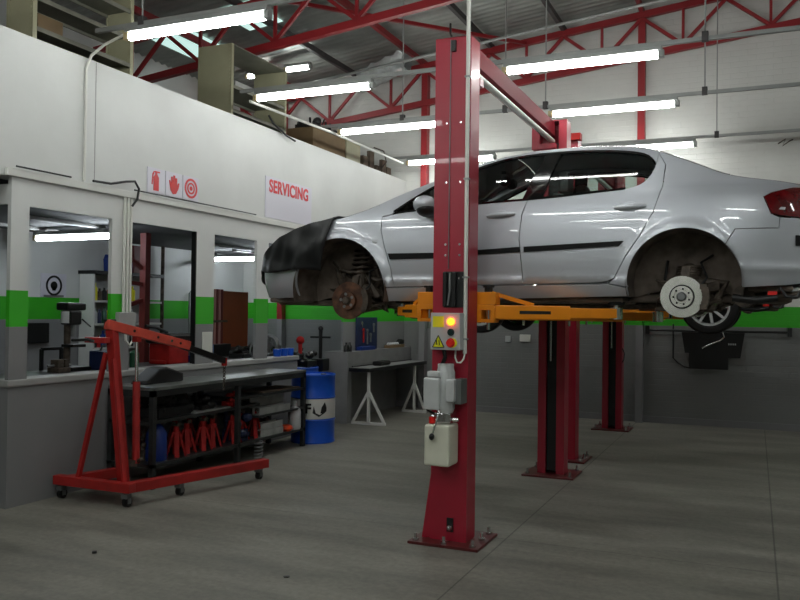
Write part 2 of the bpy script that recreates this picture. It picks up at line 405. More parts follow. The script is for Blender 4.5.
for x, y0, y1, s in ((-6.0,9.45,13.3,1),(-3.0,9.45,13.3,1)):
    tag(build('roof_brace', MB().bar((x,y0,6.6+.112*x),(x+1.24*2,y1,6.6+.112*(x+2.48)),.05,.05), 'truss'),
        'red roof brace slanting between two trusses, nearer the mezzanine' if x < -4 else 'red roof brace slanting between two trusses above the red lift post', 'roof brace')
foil = MB(); rows = []
for i in range(15):
    a = PI*i/14
    rows.append([Vector((-6.1+.075*j+.025*math.sin(i*2.3+j), 12.3-.24*math.cos(a), 5.66+.025*j-.26*math.sin(a)+.025*math.sin(i*3+j*2))) for j in range(12)])
foil.grid(rows); foil.add([rows[0][0],rows[0][-1],rows[-1][-1],rows[-1][0]], [(0,1,2,3)])
tag(build('insulation_roll', foil, 'foil', smooth=True), 'crumpled silver foil insulation hanging under the roof near the back truss', 'insulation')

tag(build('roof_pipe', MB().tube([(-7.8,12.0,5.45),(3.2,12.0,6.62)],.025,8), 'rail', smooth=True), 'long grey pipe hung below the roof, sloping with it', 'pipe')
# ------------------------------------------------------------------ lights
ZL = 4.22
def fluoro(x0, y, z, length, label, group, tube_m='tube'):
    t = empty('fluorescent_light', (x0, y, z)); tag(t, label, 'light', group)
    build('housing', MB().box((x0-.04,y-.04,z+.038),(x0+length+.04,y+.04,z+.085)), 'rail', t, bevel=.006)
    build('lamp_tube', MB().tube([(x0,y,z),(x0+length,y,z)], .036, 10), tube_m, t, smooth=True)
    for e in (x0-.03, x0+length+.03):
        build('end_cap', MB().box((e-.03,y-.03,z-.03),(e+.03,y+.03,z+.045)), 'lampend' if e < x0 else 'rail', t, bevel=.006)
    return t
names = {5.92:'first row from the camera',8.22:'second row from the camera',10.22:'third row from the camera',12.75:'last row before the back wall'}
fl = [(5.92,-5.34,1.47,'lit fluorescent tube light high by the near beige shelving, first from the camera'),
      (5.92,-2.38,1.5,'lit fluorescent tube light above the red lift post, cut by the top of the photo'),
      (8.22,-5.45,1.47,'lit fluorescent tube light in front of the beige shelving end panel'),
      (8.22,-2.38,1.5,'long lit fluorescent tube light just past the crossbeam, highest of those over the car'),
      (10.22,-5.37,1.47,'lit fluorescent tube light over the car bonnet, partly behind the red lift post'),
      (10.22,-2.36,1.46,'lit fluorescent tube light directly above the car roof'),
      (12.75,-5.4,1.47,'lit fluorescent tube light low beside the red lift post, last row before the back wall'),
      (12.75,-2.36,1.5,'lit fluorescent tube light peeping over the car rear window, last row before the back wall')]
for y, x, l, lab in fl: fluoro(x, y, ZL, l, lab, 'fluorescent lights hung in rows')
for y in (3.6, 1.2, -1.4):
    for x in (-5.34, -2.38, .62): fluoro(x, y, ZL, 1.5, 'fluorescent tube light in the rows behind the camera', 'fluorescent lights behind the camera')
for y in (5.92, 8.22, 10.22, 12.75):
    for x in (3.6,):
        fluoro(x, y, ZL, 1.5, 'fluorescent tube light beyond the car boot, outside the photo', 'fluorescent lights beyond the car')
for y, x in ((12.05,-8.2),(11.95,-7.35)):
    fluoro(x, y, 5.80, .42, 'small distant lit tube above the mezzanine shelving, '+('the one behind the shelf' if y > 12 else 'the one past the shelf end'), 'small lights above the mezzanine')
for y in (5.92, 8.22, 10.22, 12.75):
    x0 = -5.75 if y < 6 else -5.7
    tag(build('lighting_rail', MB().bar((x0,y,ZL+.105),(6.9,y,ZL+.105),.04,.04), 'rail'),
        'grey steel lighting rail carrying the '+names[y]+' of tube lights', 'lighting rail', 'rails the tube lights hang from')
# workshop tubes
fluoro(-8.64, 7.92, 2.60, 1.5, 'lit tube light seen through the first wall opening over the drill press', 'workshop tube lights', 'tube_dim')
fluoro(-8.98, 12.2, 2.60, 1.5, 'lit tube light seen through the narrow third wall opening', 'workshop tube lights', 'tube_dim')
for (x, y) in ((-8.6,7.6),(-7.6,7.4),(-8.2,12.3),(-7.9,11.2)):
    tag(build('ceiling_batten', MB().box((x-.05,y-.6,2.70),(x+.05,y+.6,2.74)), 'sill', bevel=.01), 'unlit pale batten on the dark workshop ceiling', 'batten', 'unlit ceiling battens')
# hanger rods
for x, y, lab in ((-.45,8.22,'rod with a bracket holding the second lighting rail above the car boot'),(-.56,10.22,'thin rod with a clamp holding the third lighting rail above the car boot'),
             (-.53,12.75,'thin rod holding the last lighting rail above the car boot'),(-2.99,10.22,'thin rod with a black connector holding the third lighting rail behind the crossbeam'),(-2.46,10.22,'thin rod over the far end of the crossbeam holding the third lighting rail'),
             (-4.44,10.22,'thin rod between the lift post and the mezzanine lights'),(-5.2,5.92,'thin cable holding the first tube light by the shelving')):
    h = build('hanger_rod', MB().tube([(x,y,ZL+.12),(x,y,roof_z(x)-.03)], .009, 6), 'rail'); tag(h, lab, 'hanger rod')
    build('clamp', MB().box((x-.03,y-.03,ZL+.08),(x+.03,y+.03,ZL+.17)), 'purlin', h)
# conduits on the wall
cd = MB().tube([(XL+.02,5.79,2.88),(XL+.02,5.79,3.93),(XL+.05,5.82,4.06),(XL+.15,5.88,4.17),(XL+.38,5.92,4.26)], .013, 8)
tag(build('wall_conduit', cd, 'pvc', smooth=True), 'white conduit climbing the tall wall and bending over to the first tube light', 'conduit')
cd = MB().tube([(-5.62,8.3,4.22),(-5.5,10.2,4.22),(-5.5,12.7,4.22)], .018, 8)
tag(build('row_conduit', cd, 'pvc', smooth=True), 'white conduit linking the light rows along the top of the tall wall', 'conduit')
for k, dy in enumerate((0,.045,.09)):
    q = MB().tube([(XL+.02,6.33+dy,1.62),(XL+.02,6.33+dy,2.80)], .014, 8)
    tag(build('pipe', q, 'pvc', smooth=True), 'white vertical pipe on the wall post between the first two openings', 'pipe', 'three pipes on the wall post')
tag(build('junction_box', MB().box((XL,6.24,1.50),(XL+.06,6.47,1.66)), 'sill', bevel=.01), 'grey junction box under the pipes on the second wall post', 'junction box')
cb = MB().tube([(XL+.05,6.33,1.50),(XL+.06,6.33,1.38),(XL+.06,6.38,1.33),(XL+.06,6.43,1.38),(XL+.05,6.43,1.50)], .012, 8)
tag(build('cable_loop', cb, 'pvc', smooth=True), 'white cable loop hanging below the junction box', 'cable')
kb = MB().tube([(XL+.06,5.86,2.89),(XL+.05,6.1,2.90),(XL+.05,6.3,2.95),(XL+.06,6.42,2.97),(XL+.07,6.47,2.90),(XL+.06,6.46,2.80),(XL+.05,6.40,2.72)], .012, 8)
kb.tube([(XL+.05,6.43,2.885),(XL+.05,7.3,2.885),(XL+.05,8.6,2.885)], .008, 6); kb.tube([(XL+.05,5.0,2.885),(XL+.05,5.6,2.885)], .008, 6)
tag(build('ledge_cable', kb, 'black', smooth=True), 'black cable lying along the ledge and looping over the pipes', 'cable')
tag(build('power_socket', MB().box((XL,7.62,1.20),(XL+.02,7.79,1.44)), 'pvc', bevel=.004), 'white socket plate on the third wall post', 'socket')
tag(build('wall_socket', MB().box((-3.63,YB-.04,1.22),(-3.45,YB,1.34)), 'pvc', bevel=.004), 'wide white wall socket on the back wall left of the far red lift post', 'socket')
tag(build('small_socket', MB().box((-3.88,YB-.04,1.21),(-3.79,YB,1.31)), 'ctrl', bevel=.004), 'small grey wall socket below the second hanging tyre', 'socket')

# ------------------------------------------------------------------ signs on the tall wall
sx = XL+.012
sg = empty('wall_sign', (XL, 9.46, 2.89)); tag(sg, 'white SERVICING sign board fixed to the tall wall', 'sign')
build('board', MB().box((XL,8.87,2.89),(sx,10.05,3.42)), 'white_card', sg, bevel=.003)
build('lettering', text_mb('SERVICING', .225, lambda a,b,c: Vector((sx+.003+c, 9.45+a, 3.295+b)), .007, .86), 'red_ink', sg)
fs = empty('fire_sign', (XL, 7.08, 2.90)); tag(fs, 'row of three red and white fire equipment signs on the tall wall', 'sign')
for i, y in enumerate((6.795, 7.08, 7.365)):
    b = build('board', MB().box((XL,y-.135,2.905),(sx,y+.135,3.165)), 'white_card', fs, bevel=.003)
    g = MB(); X0 = sx; X1 = sx+.004
    if i == 0:
        g.prism([(y-.045,2.93),(y+.035,2.93),(y+.035,3.07),(y+.01,3.10),(y+.01,3.12),(y+.05,3.12),(y+.05,3.135),(y-.03,3.135),(y-.03,3.12),(y-.02,3.12),(y-.02,3.10),(y-.045,3.07)], 'X', X0, X1)
        g.prism([(y-.075,2.99),(y-.06,2.99),(y-.05,3.09),(y-.03,3.13),(y-.045,3.13),(y-.065,3.10)], 'X', X0, X1)
    elif i == 1:
        g.prism([(y-.02,2.93),(y+.03,2.94),(y+.07,3.0),(y+.085,3.06),(y+.06,3.06),(y+.045,3.02),(y+.045,3.11),(y+.02,3.11),(y+.015,3.05),(y+.012,3.135),(y-.015,3.135),(y-.02,3.05),(y-.03,3.12),(y-.052,3.115),(y-.05,3.04),(y-.07,3.08),(y-.085,3.07),(y-.06,2.97)], 'X', X0, X1)
    else:
        for r0, r1 in ((.085,.11),(.045,.065),(0,.025)):
            g.lathe([(r0+1e-4,X0-XL),(r0+1e-4,X1-XL),(r1,X1-XL),(r1,X0-XL)], (XL,y,3.035), 'X', 28)
    build('symbol', g, 'sred', b)

# ------------------------------------------------------------------ two-post lift
LX = -2.05
def base_bolts(root, pts):
    for x, y in pts:
        b = MB(); b.cyl((x,y,.02),(x,y,.075),.012,8); b.cyl((x,y,.02),(x,y,.038),.024,6)
        build('anchor_bolt', b, 'chrome', root)
def make_column(root, y0, s, LX=LX):
    """column whose outer face is at y0; s=+1 opens towards +y, -1 towards -y"""
    x0, x1 = LX-.14, LX+.14
    c = MB()
    def bx(lo, hi):
        a, b = y0+s*lo[1], y0+s*hi[1]
        c.box((lo[0],min(a,b),lo[2]),(hi[0],max(a,b),hi[2]))
    bx((x0,0,.02),(x1,.012,3.74))                      # outer plate
    bx((x0,.012,.02),(x0+.012,.20,3.74)); bx((x1-.012,.012,.02),(x1,.20,3.74))
    bx((x0+.012,.188,.02),(x0+.085,.20,3.74)); bx((x1-.085,.188,.02),(x1-.012,.20,3.74))
    bx((x0,.0,3.73),(x1,.2,3.74))
    col = build('column', c, 'lift', root)
    k = MB(); a, b = y0+s*.13, y0+s*.17
    k.box((x0+.09,min(a,b),.05),(x1-.09,max(a,b),3.5)); build('slide_slot', k, 'lift_in', root)
    p = MB(); a, b = y0-s*.13, y0+s*.36
    p.box((LX-.27,min(a,b),0),(LX+.27,max(a,b),.02)); build('base_plate', p, 'oilred', root, bevel=.004)
    k = MB(); yy = y0+s*.19; k.cyl((LX-.01,yy,1.20),(LX-.01,yy,1.62),.013,10); build('ram_rod', k, 'chrome', root, smooth=True)
    if s < 0:
        base_bolts(root, [(LX-.22,y0-s*.09),(LX+.22,y0-s*.09),(LX-.22,y0+s*.30),(LX+.22,y0+s*.30)]); return col
    g = MB(); yy = [y0+s*.02, y0+s*.18]
    g.prism([(x0-.075,.02),(x0,.02),(x0,.55)], 'Y', min(yy), max(yy))
    build('gusset', g, 'lift', root)
    base_bolts(root, [(LX-.22,y0-s*.09),(LX+.22,y0-s*.09),(LX-.22,y0+s*.30),(LX+.22,y0+s*.30),(LX+.0,y0-s*.09),(LX+.22,y0+s*.12)])
    return col
def make_arm(root, p0, p1, z, tip_z, sup=True):
    p0 = Vector(p0+(z,)); p1 = Vector(p1+(z,)); d = (p1-p0).normalized(); mid = p0+d*((p1-p0).length*.62)
    a = build('arm', MB().bar(p0, mid, .13, .105), 'orange', root, bevel=.008)
    build('telescopic_tube', MB().bar(p0+d*.1, p1, .095, .075), 'orange', a, bevel=.005)
    pd = MB(); pd.cyl(p1+Vector((0,0,-.045)), p1+Vector((0,0,.045)), .05, 14)
    pd.cyl(p1+Vector((0,0,.045)), (p1.x,p1.y,tip_z-.025), .022, 12)
    build('pad_post', pd, 'chrome', a, smooth=True)
    rp = MB(); rp.cyl((p1.x,p1.y,tip_z-.025),(p1.x,p1.y,tip_z), .065, 18); build('rubber_pad', rp, 'rubber', a, smooth=True)
    if sup:
        side = Vector((0,0,1))
        t = MB(); t.bar(p0+side*.15, p0+d*.34+side*.055, .03, .03); t.bar(p0+side*.05, p0+side*.165, .04, .03)
        build('brace', t, 'orange', a)
    sl = MB(); n = Vector((d.y,-d.x,0)); 
    if n.y > 0: n = -n
    c = p0+d*.34+n*.066; sl.bar(c-d*.12, c+d*.12, .004, .024)
    build('slot', sl, 'lift_in', a)
def carriage(root, y0, s, z, LX=LX):
    c = MB(); a, b = sorted((y0+s*.205, y0+s*.33))
    c.box((LX-.36,a,z-.115),(LX+.26,b,z-.09)); c.box((LX-.36,a,z-.02),(LX+.26,b,z+.02)); c.box((LX-.16,a,z-.09),(LX+.16,b,z-.02)); c.box((LX-.36,a,z-.09),(LX-.33,b,z-.02)); c.box((LX+.23,a,z-.09),(LX+.26,b,z-.02))
    for xx in (LX-.36, LX+.12): c.box((xx,a-.0,z+.02),(xx+.15,b,z+.115))
    o = build('carriage', c, 'orange', root, bevel=.006)
    for xx in (LX-.285, LX+.195):
        yy = y0+s*.27
        q = MB(); q.cyl((xx,yy,z-.17),(xx,yy,z+.135),.014,10); build('pivot_pin', q, 'chrome', o)
        q = MB(); q.cyl((xx,yy,z+.115),(xx,yy,z+.15),.032,12); q.cyl((xx,yy,z+.15),(xx,yy,z+.165),.045,12); build('pin_knob', q, 'rubber', o)
def make_lift(label):
    r = empty('two_post_lift', (LX, 7.11, 0)); tag(r, label, 'car lift', 'two-post car lifts')
    yn, yf = 5.68, 8.72
    make_column(r, yn, 1, LX-.012); make_column(r, yf, -1, LX+.09)
    # crossbeam between the column heads
    cb = MB(); ya, yb = yn+.205, yf-.205
    cb.box((LX-.02,ya,3.575),(LX+.09,yb,3.587)); cb.box((LX+.09,ya,3.575),(LX+.102,yb,3.715)); cb.box((LX-.02,ya,3.703),(LX+.09,yb,3.715)); cb.box((LX-.032,ya,3.575),(LX-.02,yb,3.715))
    build('crossbeam', cb, 'beam', r)
    build('crossbeam_pipe', MB().tube([(LX+.08,ya,3.515),(LX+.08,yb,3.515)],.028,12), 'pvc', r, smooth=True)
    for ya_, yb_ in ((yn+.205,yn+.30),(yf-.30,yf-.205)):
        hd = MB(); hd.box((LX-.12,ya_,3.42),(LX-.035,yb_,3.73)); hd.box((LX-.035,ya_,3.42),(LX+.13,yb_,3.48)); build('beam_bracket', hd, 'lift', r, bevel=.005)
    z = 1.74
    carriage(r, yn, 1, z); carriage(r, yf, -1, z, LX+.09)
    PZ = 1.795
    make_arm(r, (LX+.2, 5.95), (-.98, 6.42), z-.035, PZ)
    make_arm(r, (LX-.29, 5.95), (-2.78, 6.45), z-.035, PZ)
    make_arm(r, (LX+.2, 8.45), (-.80, 7.62), z-.06, PZ, False)
    make_arm(r, (LX-.29, 8.45), (-2.78, 7.75), z-.06, PZ, False)
    # fittings on the near column
    for zz in (3.10,2.66,2.20,2.12,1.95):
        for xx in (LX-.055, LX+.055):
            q = MB(); q.cyl((xx,yn,zz),(xx,yn-.008,zz),.009,8); build('screw', q, 'chrome', r)
    build('cable', MB().tube([(LX-.03,yn-.008,2.02),(LX-.03,yn-.008,3.72)],.004,6), 'steel', r)
    lb = MB(); lb.box((LX-.02,yn-.025,3.63),(LX+.012,yn,3.71)); lb.tube([(LX-.02,yn-.02,3.74),(LX-.03,yn-.02,3.76),(LX-.035,yn-.01,3.84)],.008,6); build('limit_switch', lb, 'black', r)
    br = MB(); rows = []
    build('slot_recess', MB().box((LX-.065,yn-.006,1.735),(LX+.105,yn-.001,2.0)), 'lift_in', r)
    for xx, w_ in ((LX-.065,.03),(LX+.005,.032),(LX+.065,.035)):
        build('slot_rib', MB().box((xx,yn-.035,1.74),(xx+w_,yn-.006,1.995)), 'black', r, bevel=.006)
    build('steel_cable', MB().tube([(LX-.028,yn-.018,1.75),(LX-.012,yn-.02,1.86),(LX-.014,yn-.018,1.99)],.010,8), 'steel', r, smooth=True)
    ph = MB(); ph.box((LX-.02,yn-.012,.09),(LX+.03,yn-.002,.19)); build('cut_out', ph, 'lift_in', r)
    hk = MB(); hk.ball((LX+.005,yn-.02,.12),.022); build('pulley_nut', hk, 'chrome', r)
    return r
lift = make_lift('crimson two-post car lift holding the silver car, control box on its nearer post')

# lifting equipment bolted onto the near post
cx = LX-.02
conb = empty('control_box', (LX-.0, 5.6, 1.43)); tag(conb, 'grey control box with a lit orange lamp on the nearest lift post', 'control box')
build('body', MB().box((LX-.125,5.565,1.425),(LX+.105,5.679,1.695)), 'ctrl', conb, bevel=.008)
fy = 5.565
build('label', MB().box((LX-.105,fy-.003,1.59),(LX-.02,fy,1.67)), 'yellow', conb)
q = MB(); q.prism([(LX-.105,1.445),(LX-.015,1.445),(LX-.06,1.53)], 'Y', fy-.003, fy); wt = build('warning_triangle', q, 'yellow', conb)
q = MB()
for a, b in (((-.105,1.445),(-.015,1.445)),((-.015,1.445),(-.06,1.53)),((-.06,1.53),(-.105,1.445))): q.bar((LX+a[0],fy-.005,a[1]),(LX+b[0],fy-.005,b[1]),.004,.009,(0,1,0))
for xx in (-.075,-.055): q.bar((LX+xx,fy-.005,1.497),(LX+xx+.004,fy-.005,1.46),.004,.008,(0,1,0))
build('bolt_symbol', q, 'black', wt)
def knob(name, x, z, m, r=.02, d=.02):
    q = MB(); q.cyl((x,fy,z),(x,fy-.008,z),r*1.25,16); q.cyl((x,fy-.008,z),(x,fy-d,z),r,16); return build(name, q, m, conb, smooth=True)
knob('pilot_lamp', LX+.035, 1.632, 'lampglow', .023, .03); knob('start_button', LX+.035, 1.555, 'green_button', .021)
q = MB(); q.cyl((LX+.05,fy,1.478),(LX+.05,fy-.006,1.478),.034,18); build('switch_plate', q, 'yellow', conb); knob('main_switch', LX+.035, 1.478, 'redbutton', .027, .03)
cc = MB().tube([(LX+.05,5.63,1.425),(LX+.05,5.62,1.37),(LX+.065,5.62,1.335),(LX+.09,5.625,1.335),(LX+.108,5.64,1.36),(LX+.112,5.655,1.41)],.007,8)
build('cable', cc, 'pvc', conb, smooth=True)
q = MB().tube([(LX-.03,5.60,1.425),(LX-.02,5.60,1.37),(LX-.045,5.60,1.31),(LX-.07,5.62,1.25)],.016,8); build('gland_cable', q, 'black', conb, smooth=True)
cp = MB().tube([(LX+.112,5.655,1.40),(LX+.112,5.655,4.40),(LX+.112,5.655,6.55)],.015,10)
cpo = tag(build('power_conduit', cp, 'pvc', smooth=True), 'thin white conduit running down the nearest lift post from the roof', 'conduit')
for z in (3.42,2.67,1.95,1.5): build('clip', MB().box((LX+.092,5.636,z),(LX+.132,5.679,z+.012)), 'rail', cpo)
# hydraulic power pack
pp = empty('hydraulic_power_pack', (LX, 5.55, .62)); tag(pp, 'grey hydraulic power pack with an oil tank on the nearest lift post', 'power pack')
mx, my = LX-.045, 5.555
q = MB(); q.lathe([(0,0),(.075,0),(.085,.02),(.085,.30),(.078,.32),(.078,.35),(0,.352)], (mx+.03,my,.975), 'Z', 24)
for k in range(14):
    a = 2*PI*k/14; q.bar((mx+.03+.085*math.cos(a),my+.085*math.sin(a),1.0),(mx+.03+.085*math.cos(a),my+.085*math.sin(a),1.27),.012,.008,(math.cos(a),math.sin(a),0))
build('motor', q, 'alu', pp, smooth=True)
build('capacitor_box', MB().box((mx-.145,my-.135,1.0),(mx+.02,my-.04,1.23)), 'alu', pp, bevel=.014)
build('terminal_box', MB().box((mx-.11,my-.125,1.235),(mx+.01,my-.05,1.275)), 'alu', pp, bevel=.008)
build('switch_housing', MB().box((mx+.075,my-.10,1.06),(mx+.155,my-.01,1.22)), 'alu', pp, bevel=.01)
build('bracket', MB().box((mx+.13,my-.04,1.04),(LX+.16,my+.124,1.22)), 'steel', pp, bevel=.005)
q = MB(); q.box((mx-.06,my-.07,.90),(mx+.11,my+.09,.975)); q.cyl((mx+.11,my-.03,.93),(mx+.18,my-.03,.93),.015,10); q.cyl((mx-.06,my-.03,.94),(mx-.10,my-.03,.94),.02,10)
build('pump_block', q, 'chrome', pp, bevel=.008)
build('oil_tank', MB().box((mx-.13,my-.14,.60),(mx+.13,my+.10,.895)), 'tank', pp, bevel=.025, seg=3)
q = MB(); q.cyl((mx-.07,my-.08,.90),(mx-.07,my-.08,.945),.032,14); build('filler_cap', q, 'redbutton', pp, smooth=True)
q = MB().tube([(mx+.02,my-.11,1.0),(mx+.01,my-.16,.93),(mx-.02,my-.175,.84)],.009,8); build('lever', q, 'chrome', pp)
q = MB(); q.ball((mx-.03,my-.18,.815),.026); build('lever_ball', q, 'black', pp, smooth=True)
q = MB().tube([(mx-.13,my-.05,1.19),(mx-.19,my-.03,1.15),(mx-.20,my-.02,1.06),(mx-.15,my-.02,.985),(mx-.06,my,.95)],.009,8); build('hose', q, 'black', pp, smooth=True)
for o_ in SC.objects:
    if o_.parent == pp:
        for v_ in o_.data.vertices: v_.co.x = -.008+(v_.co.x+.02)*.74; v_.co.y = .128+(v_.co.y-.128)*.85
# the farther lift behind is the same model
lift2 = copy_tree(lift, (LX+.03, 7.11+3.78, 0)); lift2['label'] = 'crimson two-post car lift standing behind the first, near the back wall'
q = MB(); q.box((LX+.05,9.38,3.702),(LX+.20,9.5,3.78)); q.cyl((LX,9.45,3.702),(LX,9.45,3.83),.03,10); q.tube([(LX,9.45,3.83),(LX+.04,9.45,3.87)],.012,6)
tag(build('lift_valve', q, 'redp', bevel=.004), 'small red valve unit on top of the second lift post, over the car roof', 'valve')

# ------------------------------------------------------------------ silver saloon car
CX, CY, CZ = -3.2, 7.11, 1.5
def tabi(T, x):
    if x <= T[0][0]: return T[0][1]
    if x >= T[-1][0]: return T[-1][1]
    n = len(T)
    for i in range(n-1):
        if x <= T[i+1][0]: break
    x0,y0 = T[i]; x1,y1 = T[i+1]; h = x1-x0
    def sl(j):
        if j == 0: return (T[1][1]-T[0][1])/(T[1][0]-T[0][0])
        if j == n-1: return (T[-1][1]-T[-2][1])/(T[-1][0]-T[-2][0])
        a = (T[j][1]-T[j-1][1])/(T[j][0]-T[j-1][0]); b = (T[j+1][1]-T[j][1])/(T[j+1][0]-T[j][0])
        return 0 if a*b <= 0 else 2*a*b/(a+b)
    m0, m1 = sl(i), sl(i+1); t = (x-x0)/h
    return y0*(1+2*t)*(1-t)**2+h*m0*t*(1-t)**2+y1*t*t*(3-2*t)+h*m1*t*t*(t-1)
FA = (-.08,.39,.43); RA = (2.722,.434,.392)
DT = [(.20,.20),(.26,.16),(.30,.12),(.36,.07),(.42,.035),(.5,.014),(.62,.002),(.72,0),(.82,.003),(.92,.012),(1.0,.03),(1.08,.058),(1.2,.115),(1.3,.175),(1.4,.25),(1.48,.33),(1.54,.42),(1.6,.56)]
def Wd(x):
    if x < -.1:
        t = min(1,(-.1-x)/1.04); return .9*max(0,1-t**3.0)**(1/3.0)
    if x > 2.5:
        t = min(1,(x-2.5)/1.17); return .905*max(0,1-t**3.0)**(1/3.0)
    return .9+.005*min(1,(x+.1)/.6)
def Sf(x, z):
    s = Wd(x)-tabi(DT, z)
    if z < 1.0 and -.7 < x < 3.4:
        for (cx_,cz_,r0) in (FA,RA):
            r = math.hypot(x-cx_, z-cz_)
            if z > cz_-.35: s += .028*math.exp(-((r-r0)/.055)**2)*min(1,max(0,(z-cz_+.35)/.2))
    if .35 < x < 2.35: s += .012*math.exp(-((z-.455)/.022)**2)
    if x > 3.05: s += .016*math.exp(-((z-.545)/.03)**2)*min(1,(x-3.05)/.08)
    if x > 2.3: t = min(1,max(0,(z-1.09)/.09)); s -= .035*t*t*(3-2*t)*min(1,(x-2.3)/.5)
    return max(s, 0.)
RT = [(-1.14,.50),(-1.05,.585),(-.9,.70),(-.75,.805),(-.6,.862),(-.45,.918),(-.1,.992),(.18,1.07),(.44,1.18),(.72,1.29),(1.1,1.435),(1.3,1.49),(1.55,1.535),(1.85,1.545),(2.1,1.535),(2.37,1.50),(2.5,1.46),(2.65,1.395),(2.82,1.315),(3.0,1.235),(3.15,1.2),(3.35,1.175),(3.67,1.13)]
Rt = lambda x: tabi(RT, x)
DTOP = [(.40,1.03),(.73,1.24),(1.09,1.395),(1.26,1.452),(1.41,1.483),(1.62,1.503),(1.86,1.505),(2.11,1.49),(2.37,1.45),(2.47,1.40),(2.507,1.337)]
DBOT = [(.40,1.012),(.476,1.023),(1.16,1.072),(1.552,1.088),(1.788,1.102),(2.114,1.127),(2.298,1.142),(2.404,1.177),(2.465,1.231),(2.507,1.337)]
Dt = lambda x: tabi(DTOP, x)
Db = lambda x: tabi(DBOT, x)

def resample(poly, d=.03):
    out = []
    for i in range(len(poly)):
        a = Vector(poly[i]); b = Vector(poly[(i+1) % len(poly)]); n = max(1, int((b-a).length/d))
        for k in range(n): out.append(a+(b-a)*k/n)
    return out
def inset(poly, g):
    n = len(poly); area = sum(poly[i].x*poly[(i+1)%n].y-poly[(i+1)%n].x*poly[i].y for i in range(n)); sg_ = 1 if area > 0 else -1
    out = []
    for i in range(n):
        d = (poly[(i+1)%n]-poly[i-1]); d = d.normalized() if d.length > 1e-9 else Vector((1,0))
        out.append(poly[i]+Vector((-d.y,d.x))*g*sg_)
    return out
def patch(name, poly, m, parent, side=-1, off=0., gap=.003, step=.045, flange=.02, smooth=True, xfine=True):
    """panel cut out of the car's side surface; side -1 is the near side"""
    P = resample([Vector(p) for p in poly])
    if gap: P = inset(P, gap)
    x0 = min(p.x for p in P); x1 = max(p.x for p in P); z0 = min(p.y for p in P); z1 = max(p.y for p in P)
    def inside(x, z, marg):
        c = False; n = len(P); dm = 9
        for i in range(n):
            a, b = P[i], P[(i+1)%n]
            if (a.y > z) != (b.y > z) and x < (b.x-a.x)*(z-a.y)/(b.y-a.y)+a.x: c = not c
            dm = min(dm, (Vector((x,z))-a).length)
        return c and dm > marg
    pts = list(P); xs = []; x = x0+step*.5
    while x < x1:
        xs.append(x)
        x += step if (-.75 < x < 3.1) else (step*.4 if (-1.05 < x < 3.5) else step*.1)
    z = z0+step*.5
    while z < z1:
        for x in xs:
            st = step if (-.75 < x < 3.1) else step*.5
            if inside(x, z, st*.45): pts.append(Vector((x, z)))
        z += step
    n = len(P)
    v, e, f, _, _, _ = delaunay_2d_cdt(pts, [(i,(i+1)%n) for i in range(n)], [], 1, 1e-6)
    V = []; NR = []; h = .004
    for p in v:
        s = Sf(p.x, p.y)
        gx = (Sf(p.x+h,p.y)-Sf(p.x-h,p.y))/(2*h); gz = (Sf(p.x,p.y+h)-Sf(p.x,p.y-h))/(2*h)
        nn = Vector((-gx, 1, -gz)).normalized()      # outward for +side
        q = Vector((p.x, s, p.y))+nn*off
        q.y = max(q.y, 0.)
        V.append(Vector((CX+q.x, CY+side*q.y, CZ+q.z))); NR.append(Vector((nn.x, side*nn.y, nn.z)))
    F = []
    for t in f:
        t = list(t); a, b, c = (V[i] for i in t[:3])
        if (b-a).cross(c-a).dot(NR[t[0]]) < 0: t.reverse()
        F.append(tuple(t))
    if flange:
        cnt = {}
        for t in F:
            for i in range(len(t)):
                a, b = t[i], t[(i+1)%len(t)]; cnt[(a,b)] = 1
        be = [(a,b) for (a,b) in cnt if (b,a) not in cnt]
        cen = sum(V, Vector())/len(V)
        for a, b in be:
            d = (V[b]-V[a]).normalized(); fn = d.cross(NR[a]).normalized(); o = len(V)
            V += [V[a].copy(), V[b].copy(), V[b]-NR[b]*flange, V[a]-NR[a]*flange]; NR += [fn]*4
            F.append((o+1,o,o+3,o+2))
    mb = MB(); mb.v = V; mb.f = F
    return build(name, mb, m, parent, smooth=True, recalc=False, normals=[tuple(n_) for n_ in NR])
def arc(A, a0, a1, n=24, dr=0.):
    return [(A[0]+(A[2]+dr)*math.cos(R(a0+(a1-a0)*k/n)), A[1]+(A[2]+dr)*math.sin(R(a0+(a1-a0)*k/n))) for k in range(n+1)]
def frange(a, b, n): return [a+(b-a)*k/n for k in range(n+1)]

